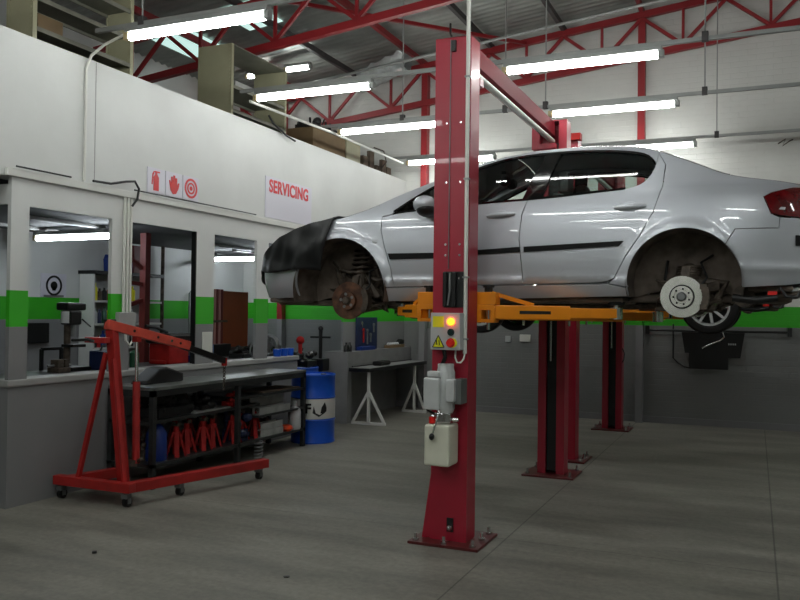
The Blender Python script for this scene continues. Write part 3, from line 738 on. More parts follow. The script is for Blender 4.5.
def make_car(label):
    r = empty('car', (CX+1.25, CY, 1.75)); tag(r, label, 'car', 'cars raised on the lifts')
    doorF = [(.319,.994),(.316,.883),(.35,.755),(.408,.57),(.438,.405)]
    doorM = [(1.539,.425),(1.525,.606),(1.507,.778),(1.523,.975),(1.556,1.088)]
    for sd in (-1, 1):
        near = sd < 0
        patch('front_fender', [(.352,.40)]+arc(FA,3,160,36)+[(-.56,.66),(-.62,.74)]+[(x,Rt(x)) for x in frange(-.62,.27,12)]+[(.312,1.03)]+doorF, 'car', r, sd)
        if sd: patch('front_bumper', [(-.52,.32)]+arc(FA,178,160,6)+[(-.56,.66),(-.62,.74)]+[(x,Rt(x)) for x in (-.64,-.72,-.8,-.88,-.94,-1.0,-1.04,-1.08,-1.11,-1.13,-1.1385)]+[(-1.1385,.34),(-1.12,.32),(-1.0,.31),(-.8,.305)], 'car', r, sd)
        d = patch('front_door', doorF+doorM+[(x,Db(x)) for x in frange(1.54,.42,20)]+[(.40,1.012)], 'car', r, sd)
        patch('rubbing_strip', [(.388,.683),(.407,.633),(.799,.638),(1.199,.662),(1.517,.676),(1.516,.715),(1.199,.699),(.799,.682)], 'trimrub', d, sd, off=.014, gap=0)
        patch('side_glass', [(x,Dt(x)-.012) for x in frange(.46,1.64,22)]+[(1.515,1.098)]+[(x,Db(x)+.008) for x in frange(1.5,.5,16)], 'glass', d, sd, off=-.008, gap=0, flange=.004)
        d2 = patch('rear_door', doorM[::-1]+[(2.091,.434),(2.18,.445),(2.233,.47),(2.314,.624),(2.42,.785),(2.509,.953),(2.567,1.152),(2.576,1.333),(2.519,1.439)]+[(2.508,1.36)]+[(x,Db(x)) for x in (2.50,2.48,2.44,2.40,2.36,2.3,2.2,2.1,2.0,1.9,1.8,1.7,1.6,1.56)], 'car', r, sd)
        patch('rubbing_strip', [(1.548,.675),(2.27,.707),(2.299,.744),(1.548,.716)], 'trimrub', d2, sd, off=.014, gap=0)
        patch('side_glass', [(x,Dt(x)-.012) for x in frange(1.765,2.49,22)]+[(x,Db(x)+.008) for x in (2.49,2.465,2.43,2.39,2.3,2.2,2.1,2.0,1.9,1.8,1.665)], 'dglass', d2, sd, off=-.008, gap=0, flange=.004)
        # window surround and centre pillar in gloss black
        fr = [(x,Dt(x)+.004) for x in frange(.41,2.49,50)]; fi = [(x,Dt(x)-.018) for x in frange(.43,2.48,50)]
        patch('window_trim', fr+[(2.507,1.337),(2.495,1.337)]+fi[::-1], 'carblack', r, sd, off=.004, gap=0, flange=.01)
        patch('centre_pillar', [(1.512,1.085),(1.648,1.50),(1.765,1.50),(1.665,1.092)], 'carblack', r, sd, off=.003, gap=0, flange=.03)
        patch('sill_trim', [(x,Db(x)-.004) for x in frange(.41,2.30,40)]+[(x,Db(x)+.012) for x in frange(2.30,.43,40)], 'carblack', r, sd, off=.004, gap=0, flange=.01)
        # pillars and roof rail
        patch('body_frame', [(.272,Rt(.27)),(.314,1.0),(.40,1.016),(.425,1.04)]+[(x,Dt(x)+.004) for x in frange(.44,2.47,50)]+[(2.508,1.355),(2.519,1.439),(2.515,Rt(2.515))]+[(x,Rt(x)) for x in frange(2.5,.29,56)], 'car', r, sd, gap=.0, step=.03)
        patch('rear_quarter', [(2.519,1.437),(2.576,1.333),(2.567,1.152),(2.509,.953),(2.42,.785),(2.314,.624),(2.233,.47),(2.19,.43),(2.336,.40)]+arc(RA,184,44,34)+[(3.066,.815),(3.351,.823),(3.357,.90),(3.30,.925),(3.25,1.05),(3.30,1.08),(3.44,1.124),(3.55,1.135),(3.55,Rt(3.55))]+[(x,Rt(x)) for x in frange(3.5,2.522,30)], 'car', r, sd)
        tl = patch('tail_light', [(3.30,.925),(3.25,1.05),(3.30,1.08),(3.44,1.124),(3.58,1.13),(3.63,1.08),(3.63,.95),(3.60,.905),(3.45,.905),(3.357,.912)], 'tail', r, sd, off=.006)
        patch('reverse_lamp', [(3.345,.955),(3.36,.972),(3.39,.972),(3.385,.952)], 'milk', tl, sd, off=.009, gap=0)
        patch('rear_bumper', [(3.118,.40)]+arc(RA,-4,44,14)+[(3.066,.815),(3.351,.823),(3.357,.90),(3.45,.90),(3.60,.90),(3.665,.90),(3.6685,.62),(3.665,.47),(3.55,.44),(3.4,.42)], 'car', r, sd)
        patch('bumper_strip', [(3.46,.70),(3.64,.70),(3.64,.77),(3.46,.775)], 'trimrub', r, sd, off=.012, gap=0)
        patch('sill_panel', [(.352,.395),(.44,.398),(1.54,.418),(2.19,.426),(2.33,.395),(2.335,.335),(1.49,.313),(.895,.292),(.34,.285)], 'car', r, sd)
        # handles: a recess and a rounded pull bar
        for (xa, za, par) in ((1.355,.972,d),(2.345,.998,d2)):
            y = CY+sd*(Sf(xa,za)+.0); hb = MB(); pts = [Vector((CX+xa+dx, y+sd*dy, CZ+za+dz)) for dx, dy, dz in ((-.115,.004,-.005),(-.08,.018,-.003),(-.03,.026,0),(.03,.026,.002),(.08,.018,.004),(.115,.004,.005))]
            hb.tube(pts, [.009,.017,.020,.020,.017,.009], 10)
            h_ = build('door_handle', hb, 'car', par, smooth=True)
            rc = MB(); rc.ball((CX+xa, y+sd*.0005, CZ+za), .055, 16, 8, (1.1,.14,.75)); build('handle_recess', rc, 'car', h_, smooth=True)
        # mirror
        mz = MB(); mx_ = CX+.74; my_ = CY+sd*(Sf(.7,1.05)+.11); mz.ball((mx_,my_,CZ+1.07), .12, 18, 10, (.80,.95,.62)); mi = build('wing_mirror', mz, 'car', d, smooth=True)
        mk = MB(); mk.ball((mx_+.015,my_,CZ+1.025), .115, 16, 8, (.72,.95,.50)); mk.bar((mx_,my_,CZ+1.03),(mx_-.03,CY+sd*(Sf(.7,1.03)-.02),CZ+1.02),.05,.04); build('mirror_base', mk, 'black', mi, smooth=True)
        # repeater
        q = MB(); q.ball((CX+.262,CY+sd*(Sf(.262,.785)+.001),CZ+.785), .022, 14, 8, (1.15,.25,.7)); build('side_repeater', q, 'milk', r, smooth=True)
        # arch liners
        for A in (FA, RA):
            lm = MB(); yo = CY+sd*(Sf(A[0],A[1]+A[2])-.015); yi = CY+sd*.50
            rr_ = A[2]+.012
            lm.lathe([(rr_,yo-CY),(rr_+.004,(yo+yi)/2-CY),(rr_-.01,yi-CY),(.05,yi-CY)], (CX+A[0],CY,CZ+A[1]), 'Y', 40, R(-14), R(194))
            lm.v = [Vector((v.x,v.y,v.z)) for v in lm.v]
            build('wheel_arch_liner', lm, 'liner', r, smooth=True)
        # running gear
        for (hx, hz, kind) in ((-.045,.290,'f'),(2.705,.335,'r')):
            X, Z = CX+hx, CZ+hz
            y0_ = CY+sd*.80
            dk = MB(); rr_ = .163 if kind == 'f' else .155
            dk.lathe([(.0,0),(.05,0),(.052,.004*sd),(.078,.004*sd),(.08,-.03*sd),(rr_-.002,-.03*sd),(rr_,-.032*sd),(rr_,-.052*sd),(rr_-.002,-.054*sd),(.06,-.054*sd),(.0,-.054*sd)], (X,y0_,Z), 'Y', 40)
            di = build('brake_disc', dk, 'rust' if kind == 'f' else 'disc', r, smooth=True)
            if kind == 'r':
                rg = MB(); rg.torus((X,y0_-sd*.028,Z), .084, .0055, 'Y', 32, 6); build('disc_groove', rg, 'black', di, smooth=True)
            hh = MB(); hh.lathe([(0,.03*sd),(.026,.03*sd),(.034,.02*sd),(.036,.003*sd),(.036,-.004*sd)], (X,y0_,Z), 'Y', 20); build('hub', hh, 'steel' if kind == 'r' else 'grime', di, smooth=True)
            for k in range(5 if kind == 'f' else 7):
                a = 2*PI*k/(5 if kind == 'f' else 7)+.5; c_ = (X+.057*math.cos(a), y0_, Z+.057*math.sin(a))
                q = MB(); q.cyl((c_[0],y0_-sd*.002,c_[2]),(c_[0],y0_+sd*.0065,c_[2]),.0135 if kind == 'f' else .007,10); build('stud_hole', q, 'steel' if kind == 'f' else 'black', di)
            cl = MB(); sx_ = 1
            for k in range(7):
                a = R(-26+52*k/6)
                cl.box((X+sx_*(rr_+.012)*math.cos(a)-.026,min(y0_-sd*.085,y0_-sd*.0),Z+(rr_+.012)*math.sin(a)-.02),(X+sx_*(rr_+.012)*math.cos(a)+.026,max(y0_-sd*.085,y0_-sd*.0),Z+(rr_+.012)*math.sin(a)+.02))
            build('brake_caliper', cl, 'grime', r, bevel=.006)
            kn = MB(); kn.ball((X,y0_-sd*.13,Z),.10,12,8,(1,.7,1)); kn.bar((X,y0_-sd*.14,Z),(X+.02,y0_-sd*.16,Z+.22),.07,.06); kn.bar((X,y0_-sd*.12,Z-.02),(X+.03,y0_-sd*.14,Z-.13),.07,.05)
            build('steering_knuckle' if kind == 'f' else 'hub_carrier', kn, 'grime', r, smooth=True)
            st = MB(); hs_ = 1. if kind == 'f' else .42; st.cyl((X+.02,y0_-sd*.18,Z+.06),(X+.04,y0_-sd*.26,Z+.06+.44*hs_),.035,12); st.cyl((X+.02,y0_-sd*.18,Z+.06),(X+.03,y0_-sd*.2,Z+.06+.2*hs_),.05,12)
            so = build('strut', st, 'grime', r, smooth=True)
            sp = MB(); sp.tube([(X+.02+.02*k/60+.085*math.cos(k*.62), y0_-sd*(.21+.05*k/60)+.085*math.sin(k*.62), Z+.06+.42*hs_*(.38+.6*k/60)) for k in range(61)], .011, 6); build('coil_spring', sp, 'grime', so, smooth=True)
            ca = MB(); ca.bar((X,y0_-sd*.13,Z-.10),(X+.30,CY+sd*.36,Z-.03),.07,.035); ca.bar((X,y0_-sd*.13,Z-.10),(X-.12,CY+sd*.34,Z-.03),.06,.035); ca.cyl((X,y0_-sd*.06,Z),(X,CY+sd*.2,Z+.04),.028,10)
            ca.tube([(X+.06,y0_-sd*.10,Z-.02),(X+.17,y0_-sd*.08,Z-.05),(X+.26,y0_-sd*.2,Z-.02),(X+.28,y0_-sd*.34,Z+.05)],.014,8)
            build('control_arm', ca, 'grime', r, bevel=.004)
            hs = MB(); hs.tube([(X+.10,y0_-sd*.07,Z+.05),(X+.17,y0_-sd*.10,Z+.14),(X+.12,y0_-sd*.2,Z+.26),(X+.2,y0_-sd*.28,Z+.32)],.009,7)
            hs.tube([(X-.05,y0_-sd*.2,Z+.05),(X-.14,y0_-sd*.22,Z+.12),(X-.12,y0_-sd*.25,Z+.28)],.012,7); build('brake_hose', hs, 'rubber', r, smooth=True)
            bl = MB(); rnd = random.Random(int(hx*10)+sd)
            top_ = .34 if kind == 'f' else .14
            pts = [(X+rnd.uniform(-.26,.30),CY+sd*rnd.uniform(.52,.62),Z+rnd.uniform(-.10,top_)) for k in range(26)]
            bl.tube(pts, [rnd.uniform(.015,.05) for k in range(26)], 7)
            build('axle_parts', bl, 'grime', r)
    # upper skins
    def top(name, xa, xb, n, m, crown, ww=None, off=0.):
        rows = []
        for x in frange(xa, xb, n):
            z = Rt(x); E_ = max(Sf(x, z), .002); cr = crown(x) if callable(crown) else crown; row = []
            for k in range(21):
                u = -1+2*k/20
                row.append(Vector((CX+x+(ww(u) if ww else 0), CY+u*E_, CZ+z+cr*(1-u*u)**.8+off)))
            rows.append(row)
        mb = MB(); mb.grid(rows)
        o = build(name, mb, m, r, smooth=True)
        return o
    top('bonnet', -1.135, .16, 40, 'car', lambda x: .055*min(1,(x+1.2)/.4))
    top('windscreen', .17, 1.28, 20, 'glass', lambda x: .055+.01*min(1,max(0,(x-.17)))) 
    top('roof', 1.29, 2.50, 24, 'car', .062)
    top('rear_window', 2.51, 3.02, 12, 'dglass', .06)
    top('boot_lid', 3.03, 3.668, 14, 'car', lambda x: .05)
    # end skins that close the nose and the tail between the side panels
    for nm, sg2, z0_, z1_ in (('boot_face',1,.45,1.12),('nose_panel',-1,.33,.50)):
        rows = []
        for i in range(13):
            z = z0_+(z1_-z0_)*i/12; row = []
            for k in range(29):
                y = -.62+1.24*k/28; q_ = min(.999,(abs(y)+max(0,tabi(DT,z)))/.905); t = (1-q_**3)**(1/3.0)
                x = 2.5+1.17*t-.012 if sg2 > 0 else -.1-1.04*t+.012
                row.append(Vector((CX+x, CY+y, CZ+z)))
            rows.append(row)
        mb = MB(); mb.grid(rows); build(nm, mb, 'car', r, smooth=True)
    # underside
    u = MB()
    for xa, xb, hw, za, zb_ in ((.40,2.28,.74,.285,.33),(-.95,.40,.47,.25,.30),(2.28,3.45,.47,.30,.36),(-.92,-.56,.66,.27,.315),(3.15,3.45,.66,.38,.42)):
        u.box((CX+xa,CY-hw,CZ+za),(CX+xb,CY+hw,CZ+zb_))
    build('floor_pan', u, 'liner', r, bevel=.02)
    eb = MB(); eb.box((CX-.75,CY-.42,CZ+.3),(CX+.3,CY+.42,CZ+.86)); build('engine', eb, 'grime', r, bevel=.05)
    bk = MB(); bk.box((CX+2.45,CY-.46,CZ+.36),(CX+3.4,CY+.46,CZ+.95)); build('boot_tub', bk, 'liner', r, bevel=.04)
    ex = MB(); ex.tube([(CX+.4,CY+.1,CZ+.27),(CX+2.1,CY+.1,CZ+.27),(CX+2.9,CY-.1,CZ+.30)],.03,10); ex.cyl((CX+3.12,CY-.60,CZ+.345),(CX+3.12,CY+.3,CZ+.345),.08,16); ex.cyl((CX+3.2,CY-.55,CZ+.34),(CX+3.5,CY-.55,CZ+.36),.025,12)
    build('exhaust', ex, 'grime', r, smooth=True)
    th = MB(); th.tube([(CX+3.36,CY-.74,CZ+.40),(CX+3.40,CY-.76,CZ+.34),(CX+3.47,CY-.76,CZ+.335),(CX+3.50,CY-.76,CZ+.39)],.013,8); th.tube([(CX+3.05,CY-.80,CZ+.33),(CX+3.2,CY-.80,CZ+.31),(CX+3.34,CY-.78,CZ+.33)],.03,10); build('tow_hook', th, 'black', r, smooth=True)
    q = MB(); q.box((CX+3.28,CY-.80,CZ+.345),(CX+3.34,CY-.74,CZ+.375)); build('red_tag', q, 'redbutton', r)
    # cabin
    for sd in (-1, 1):
        s_ = MB(); yc = CY+sd*.37
        s_.box((CX+1.05,yc-.24,CZ+.50),(CX+1.55,yc+.24,CZ+.66)); bkx = MB()
        s_.prism([(CX+1.46,CZ+.60),(CX+1.60,CZ+.60),(CX+1.80,CZ+1.16),(CX+1.70,CZ+1.18)], 'Y', yc-.23, yc+.23)
        so = build('front_seat', s_, 'interior', r, bevel=.03)
        build('headrest', MB().box((CX+1.71,yc-.12,CZ+1.19),(CX+1.80,yc+.12,CZ+1.36)), 'interior', so, bevel=.03)
    s_ = MB(); s_.box((CX+1.95,CY-.62,CZ+.50),(CX+2.26,CY+.62,CZ+.66)); s_.prism([(CX+2.36,CZ+.6),(CX+2.46,CZ+.6),(CX+2.66,CZ+1.14),(CX+2.56,CZ+1.16)],'Y',CY-.47,CY+.47); build('rear_seat', s_, 'interior', r, bevel=.03)
    db = MB(); db.prism([(CX+.34,CZ+.55),(CX+.75,CZ+.55),(CX+.84,CZ+.86),(CX+.72,CZ+.98),(CX+.34,CZ+1.02)],'Y',CY-.70,CY+.70); build('dashboard', db, 'interior', r, bevel=.02)
    sw = MB(); sw.torus((0,0,0), .185, .014, 'X', 28, 8); sw.bar((0,-.17,0),(0,.17,0),.03,.02); mt = Matrix.Rotation(R(-25),3,'Y'); sw.v = [mt@v+Vector((CX+1.0,CY+.37,CZ+.93)) for v in sw.v]; build('steering_wheel', sw, 'black', r, smooth=True)
    rv = MB(); rv.box((CX+1.13,CY-.13,CZ+1.38),(CX+1.17,CY+.13,CZ+1.46)); rv.ball((CX+1.18,CY-.20,CZ+1.36),.055,10,8); rv.ball((CX+1.22,CY-.10,CZ+1.34),.05,10,8); build('rear_view_mirror', rv, 'black', r, bevel=.01)
    sh = MB(); sh.box((CX+2.6,CY-.56,CZ+1.10),(CX+3.0,CY+.56,CZ+1.13)); build('parcel_shelf', sh, 'interior', r)
    fl_ = MB(); fl_.box((CX+.40,CY-.72,CZ+.335),(CX+2.3,CY+.72,CZ+.36)); build('cabin_floor', fl_, 'interior', r)
    return r
car = make_car('silver four-door saloon car raised on the near lift with its near-side wheels off')

# second raised car: the same build with its wheels on
car2 = copy_tree(car, (CX+1.25, CY+3.75, 1.71))
car2['label'] = 'second car raised behind the silver one, only its wheels showing below it'
def wheel(parent, X, Y, Z, sd, alloy, steer=0.):
    t = MB(); t.lathe([(.215,-.10),(.24,-.115),(.29,-.108),(.312,-.085),(.318,-.04),(.318,.04),(.312,.085),(.29,.108),(.24,.115),(.215,.10)], (0,0,0), 'Y', 44)
    rot = Matrix.Rotation(steer, 3, 'Z')
    def fin(mb): mb.v = [rot@v+Vector((X,Y,Z)) for v in mb.v]; return mb
    w_ = build('wheel', fin(t), 'rubber', parent, smooth=True)
    rm_ = MB(); rm_.lathe([(.216,.10),(.222,.112),(.205,.112),(.195,.08),(.19,-.09),(.216,-.10)], (0,0,0), 'Y', 44)
    rm_.v = [Vector((v.x, v.y*sd, v.z)) for v in rm_.v]
    build('rim', fin(rm_), 'alu' if alloy else 'black', w_, smooth=True)
    sp = MB()
    for k in range(9):
        a = 2*PI*k/9; c, s_ = math.cos(a), math.sin(a)
        sp.bar((.03*c,.085*sd,.03*s_),(.20*c,.10*sd,.20*s_),.03,.028,(0,1,0))
    sp.cyl((0,.06*sd,0),(0,.105*sd,0),.05,16); build('spokes', fin(sp), 'alu' if alloy else 'grime', w_, bevel=.003)
    bp_ = MB(); bp_.cyl((0,-.02*sd,0),(0,.0,0),.19,24); build('wheel_back', fin(bp_), 'black', w_)
ORG[car2] = Vector((CX+1.25, CY+3.75, 1.71))
wheel(car2, CX-.02, CY+3.75-.82, 1.755, -1, True, R(6)); wheel(car2, CX-.02, CY+3.75+.82, 1.755, 1, False, R(6))
wheel(car2, CX+2.72, CY+3.75-.82, 1.80, -1, True); wheel(car2, CX+2.72, CY+3.75+.82, 1.80, 1, True)

# black protective cover over the nose
def cover():
    rows = []; NX = 44; NZ = 14
    for i in range(NX+1):
        t = i/NX; row = []
        def ptx(z):
            xr = -.13-.27*max(0,.99-z)
            return xr+(-1.139-xr)*(1-(1-t)**1.7)
        for sd in (-1, 1):
            col_ = []
            for j in range(NZ+1):
                u = j/NZ
                zb_ = .545+.012*math.sin(t*11)-.085*max(0,(t-.80)/.2)**2
                x = ptx(.99); zt_ = Rt(x)
                zb_ = min(zb_, zt_-.07); z = zb_+(zt_-zb_)*u; x = ptx(z); z = min(z, Rt(x))
                wob = .008*math.sin(x*19+z*8)+.006*math.sin(x*41-z*17)+.012*math.sin(z*23+x*6)*(1-u)
                s_ = Sf(x, z)+.03+wob+.05*(1-u)**3*max(0,t-.5)*2
                ex = .07*max(0,(t-.75)/.25)*(.25+.75*(1-u))
                col_.append(Vector((CX+x-ex, CY+sd*max(s_,0), CZ+z+.012*u)))
            row.append(col_)
        x = ptx(.99); z = Rt(x); E_ = max(Sf(x,z)+.03, .01)
        mid = []
        for k in range(1, 20):
            u = -1+2*k/20
            mid.append(Vector((CX+x-.05*max(0,(t-.8)/.2)*.4, CY+u*E_, CZ+z+.016+.055*min(1,(x+1.2)/.4)*(1-u*u)**.8+.006*math.sin(x*17+u*9))))
        rows.append(row[0]+mid+row[1][::-1])
    mb = MB(); mb.grid(rows)
    o = build('fender_cover', mb, 'cover', smooth=True)
    sdm = o.modifiers.new('thickness', 'SOLIDIFY'); sdm.thickness = .006; sdm.offset = 1
    return tag(o, 'black vinyl cover draped over the nose of the raised silver car', 'cover')
cover()

# ------------------------------------------------------------------ red engine crane
cr = empty('engine_crane', (-5.25, 5.75, 0)); tag(cr, 'red folding engine crane on castors by the grey dwarf wall', 'engine crane')
build('rear_beam', MB().box((-5.72,5.46,.125),(-4.86,5.55,.205)), 'crane', cr, bevel=.006)
build('leg', MB().bar((-4.94,5.55,.155),(-4.52,7.06,.155),.085,.085), 'crane', cr, bevel=.005)
build('leg', MB().bar((-5.62,5.55,.155),(-5.50,6.02,.155),.085,.085), 'crane', cr, bevel=.005)
build('foot_plate', MB().box((-5.50,5.55,.12),(-4.98,5.80,.135)), 'crane', cr)
def castor(x, y):
    c = MB(); c.box((x-.03,y-.03,.075),(x+.03,y+.03,.115)); c.box((x-.03,y-.008,.03),(x-.024,y+.03,.09)); c.box((x+.024,y-.008,.03),(x+.03,y+.03,.09))
    o = build('castor', c, 'steel', cr); q = MB(); q.cyl((x-.02,y+.012,.042),(x+.02,y+.012,.042),.042,16); build('castor_wheel', q, 'black', o, smooth=True)
for x, y in ((-5.66,5.50),(-4.92,5.50),(-4.80,6.05),(-4.56,6.98),(-5.53,5.98)): castor(x, y)
mast = build('mast', MB().bar((-5.13,5.70,.135),(-5.26,5.66,1.53),.082,.075,(0,1,0)), 'crane', cr, bevel=.006)
build('mast_cap', MB().box((-5.31,5.61,1.53),(-5.25,5.71,1.60)), 'black', cr, bevel=.01)
ym = 5.66
build('stay', MB().bar((-5.48,5.52,.20),(-5.29,5.63,1.30),.035,.035), 'crane', cr); build('stay', MB().bar((-4.98,5.54,.20),(-5.20,5.63,1.25),.035,.035), 'crane', cr)
b0 = Vector((-5.26,5.60,1.555)); b1 = Vector((-5.07,6.45,1.35)); b2 = Vector((-4.97,6.95,1.175)); dd = (b1-b0)
bm_ = build('boom', MB().bar(b0, b0+dd*1.04, .075, .085), 'crane_pale', cr, bevel=.006)
for t in (.3,.6,.78,.9):
    q = MB(); c = b0+dd*t; n = Vector((dd.y,-dd.x,0)).normalized(); q.cyl(c+n*.036,c+n*.040,.013,10); build('pin_hole', q, 'black' if t != .78 else 'chrome', bm_)
build('boom_extension', MB().bar(b0+dd*.75, b2, .055, .06), 'black', cr, bevel=.004)
hk = MB(); hk.cyl(b2+Vector((0,0,.03)), b2+Vector((0,0,-.05)), .03, 10); build('hook_block', hk, 'redp', cr)
ch = MB()
for k in range(9):
    a = b2+Vector((0,0,-.06-.028*k)); 
    ch.torus(a, .014, .005, 'X' if k % 2 else 'Y', 10, 5)
build('chain', ch, 'grime', cr, smooth=True)
rt = b0+dd*.36; rb = Vector((-5.12,5.84,.30))
q = MB(); q.cyl(rb, rb+(rt-rb)*.62, .034, 14); ram = build('hydraulic_ram', q, 'crane', cr, smooth=True)
q = MB(); q.cyl(rb+(rt-rb)*.6, rt, .016, 12); build('ram_rod', q, 'chrome', ram, smooth=True)
q = MB(); q.box((rt.x-.03,rt.y-.03,rt.z-.09),(rt.x+.03,rt.y+.03,rt.z+.02)); build('ram_clevis', q, 'crane', ram, bevel=.004)
q = MB(); q.bar((-5.22,5.70,.33),(-5.12,5.85,.30),.07,.06); q.cyl(rb+Vector((.02,0,.02)), rb+Vector((.08,-.02,.05)),.018,8); build('ram_foot', q, 'grime', ram)
q = MB().tube([(-5.33,5.55,1.40),(-5.38,5.50,1.42),(-5.56,5.50,1.41)],.014,8); build('handle', q, 'black', cr)
build('handle_socket', MB().box((-5.45,5.53,1.39),(-5.22,5.60,1.44)), 'crane', cr, bevel=.005)

# ------------------------------------------------------------------ steel bench with shelves in front of the dwarf wall
bn = empty('steel_workbench', (-5.44, 7.5, 0)); tag(bn, 'long dark steel workbench with shelves under the first three wall openings', 'workbench')
bx0, bx1, by0, by1 = -5.72, -5.17, 6.12, 8.96
build('bench_top', MB().box((bx0,by0,.925),(bx1,by1,.955)), 'benchtop', bn, bevel=.004)
q = MB(); q.box((bx1-.05,by0,.865),(bx1,by1,.925)); q.box((bx0,by0,.865),(bx0+.05,by1,.925)); q.box((bx0,by0,.865),(bx1,by0+.05,.925)); q.box((bx0,by1-.05,.865),(bx1,by1,.925)); build('top_frame', q, 'bench', bn)
for y in (by0, 7.50, by1-.05):
    for x in (bx0, bx1-.05): build('leg', MB().box((x,y,0),(x+.05,y+.05,.865)), 'bench', bn)
for z, y0, y1, x1 in ((.60,by0,8.0,bx1-.05),(.20,by0,by1,bx1)):
    build('shelf', MB().box((bx0,y0,z),(x1,y1,z+.03)), 'bench', bn)
build('shelf', MB().box((bx0,7.55,.71),(bx1,by1,.735)), 'bench', bn)
build('shelf', MB().box((bx0,7.9,.47),(bx1,by1,.495)), 'bench', bn)
# things on and under it
q = MB(); q.prism([(6.30,.955),(6.88,.955),(6.88,1.04),(6.62,1.115),(6.52,1.10),(6.34,.99)],'X',-5.62,-5.42)
tag(build('black_hood', q, 'black', bevel=.02), 'black humped cloth cover lying on the steel workbench', 'cover')
def jack_stand(x, y, z, i, lab):
    r = empty('jack_stand', (x,y,z)); tag(r, lab, 'jack stand', 'red jack stands under the steel workbench')
    for a in (45,135,225,315):
        c, s_ = math.cos(R(a)), math.sin(R(a))
        build('leg', MB().bar((x+.095*c,y+.095*s_,z),(x+.028*c,y+.028*s_,z+.24),.045,.02), 'redp', r)
    q = MB(); q.cyl((x,y,z+.12),(x,y,z+.30),.028,12); build('post', q, 'redp', r, smooth=True)
    q = MB(); q.box((x-.04,y-.025,z+.30),(x+.04,y+.025,z+.315)); q.box((x-.04,y-.025,z+.315),(x-.028,y+.025,z+.335)); q.box((x+.028,y-.025,z+.315),(x+.04,y+.025,z+.335)); build('saddle', q, 'grime', r)
    return r
ord_ = ['first','second','third','fourth','fifth','sixth','seventh']
for i in range(7):
    jack_stand(-5.30-.04*(i%2), 6.62+.215*i if i < 4 else 6.72+.215*i, .23, i, 'red jack stand on the bottom shelf, %s from the blue can' % ord_[i])
for i in range(4):
    jack_stand(-5.56, 6.68+.24*i, .23, i, 'red jack stand against the wall side of the bottom shelf, %s from the blue can' % ord_[i])
q = MB(); q.lathe([(0,0),(.10,0),(.105,.02),(.10,.26),(.06,.33),(.03,.36),(.03,.40),(0,.40)],(-5.33,6.36,.23),'Z',20)
tag(build('blue_can', q, 'bluep', smooth=True), 'dark blue plastic can at the crane end of the bench shelf', 'can')
def lump(name, c, size, m, label, cat, seed, n=10, group=None):
    rn = random.Random(seed); q = MB()
    for k in range(n):
        q.ball((c[0]+rn.uniform(-.5,.5)*size[0]*.7, c[1]+rn.uniform(-.5,.5)*size[1]*.75, c[2]+rn.uniform(.18,.8)*size[2]), rn.uniform(.20,.34)*min(size), 8, 6, (1,rn.uniform(.8,1.4),rn.uniform(.7,1)))
    for k in range(max(2,n//3)):
        x, y = c[0]+rn.uniform(-.3,.3)*size[0], c[1]+rn.uniform(-.35,.35)*size[1]
        q.tube([(x,y,c[2]+size[2]*.1),(x+rn.uniform(-.05,.05),y+rn.uniform(-.1,.1),c[2]+size[2]*rn.uniform(.8,1.1))], rn.uniform(.012,.03), 8)
    q.box((c[0]-size[0]*.4,c[1]-size[1]*.42,c[2]),(c[0]+size[0]*.4,c[1]+size[1]*.42,c[2]+size[2]*.35))
    return tag(build(name, q, m, bevel=.004), label, cat, group)
lump('gearbox', (-5.45,6.62,.63), (.38,.62,.26), 'rubber', 'oily black gearbox on the middle shelf of the steel workbench', 'gearbox', 3, 14)
lump('starter_motor', (-5.38,7.12,.63), (.22,.26,.17), 'black', 'small black motor beside the gearbox on the middle shelf', 'motor', 5, 8)
lump('engine_block', (-5.47,6.30,.23), (.20,.12,.26), 'grime', 'dark engine part behind the blue can on the bottom shelf', 'engine part', 8, 8)
lump('cylinder_head', (-5.36,7.72,.23), (.28,.22,.36), 'navy', 'dark blue machine part beside the bench middle leg on the bottom shelf', 'machine part', 11, 10)
lump('scrap_part', (-5.50,8.34,.23), (.26,.62,.16), 'grime', 'heap of dark oily parts on the bottom shelf by the blue drum', 'scrap', 13, 14)
lump('brake_part', (-5.36,7.62,.63), (.18,.16,.14), 'redp', 'red and black part on the end of the middle shelf', 'part', 17, 6)
q = MB(); q.box((-5.62,6.85,.63),(-5.24,7.46,.645)); tag(build('metal_sheet', q, 'silver_part'), 'flat grey metal sheet under the small motor on the middle shelf', 'sheet')
def channel(y0, y1, z, x, label):
    q = MB(); q.box((x-.10,y0,z),(x,y1,z+.008)); q.box((x-.008,y0,z+.008),(x,y1,z+.075)); q.box((x-.10,y0,z+.008),(x-.092,y1,z+.075))
    tag(build('metal_channel', q, 'silver_part'), label, 'metal channel', 'grey metal channels on the bench')
channel(7.95,8.62,.495,-5.19,'long grey metal channel on the shelf above the orange tray, front edge')
channel(7.98,8.46,.235,-5.185,'grey metal channel on the bottom shelf under the orange tray')
channel(7.98,8.44,.315,-5.185,'grey metal channel stacked on another on the bottom bench shelf')
q = MB(); q.box((-5.56,8.05,.735),(-5.22,8.90,.75)); tag(build('plywood_strip', q, 'plank'), 'thin wooden board on the upper bench shelf by the blue drum', 'board')
q = MB(); q.box((-5.62,8.0,.505),(-5.36,8.75,.69)); tag(build('filing_box', q, 'silver_part', bevel=.006), 'grey flat box standing at the back of the bench shelf', 'box')
ob = MB(); ob.lathe([(0,0),(.06,0),(.085,.03),(.08,.06),(.05,.075),(0,.078)],(-5.235,8.60,.23),'Z',18)
tag(build('orange_bowl', ob, 'orangep', smooth=True), 'small orange bowl with yellow bits beside the white bottle', 'bowl')
wb = MB(); wb.lathe([(0,0),(.075,0),(.08,.012),(.08,.21),(.07,.255),(.03,.28),(.026,.31),(0,.312)],(-5.235,8.80,.23),'Z',22)
wbo = tag(build('white_bottle', wb, 'milk', smooth=True), 'white plastic bottle standing in front of the blue drum', 'bottle')
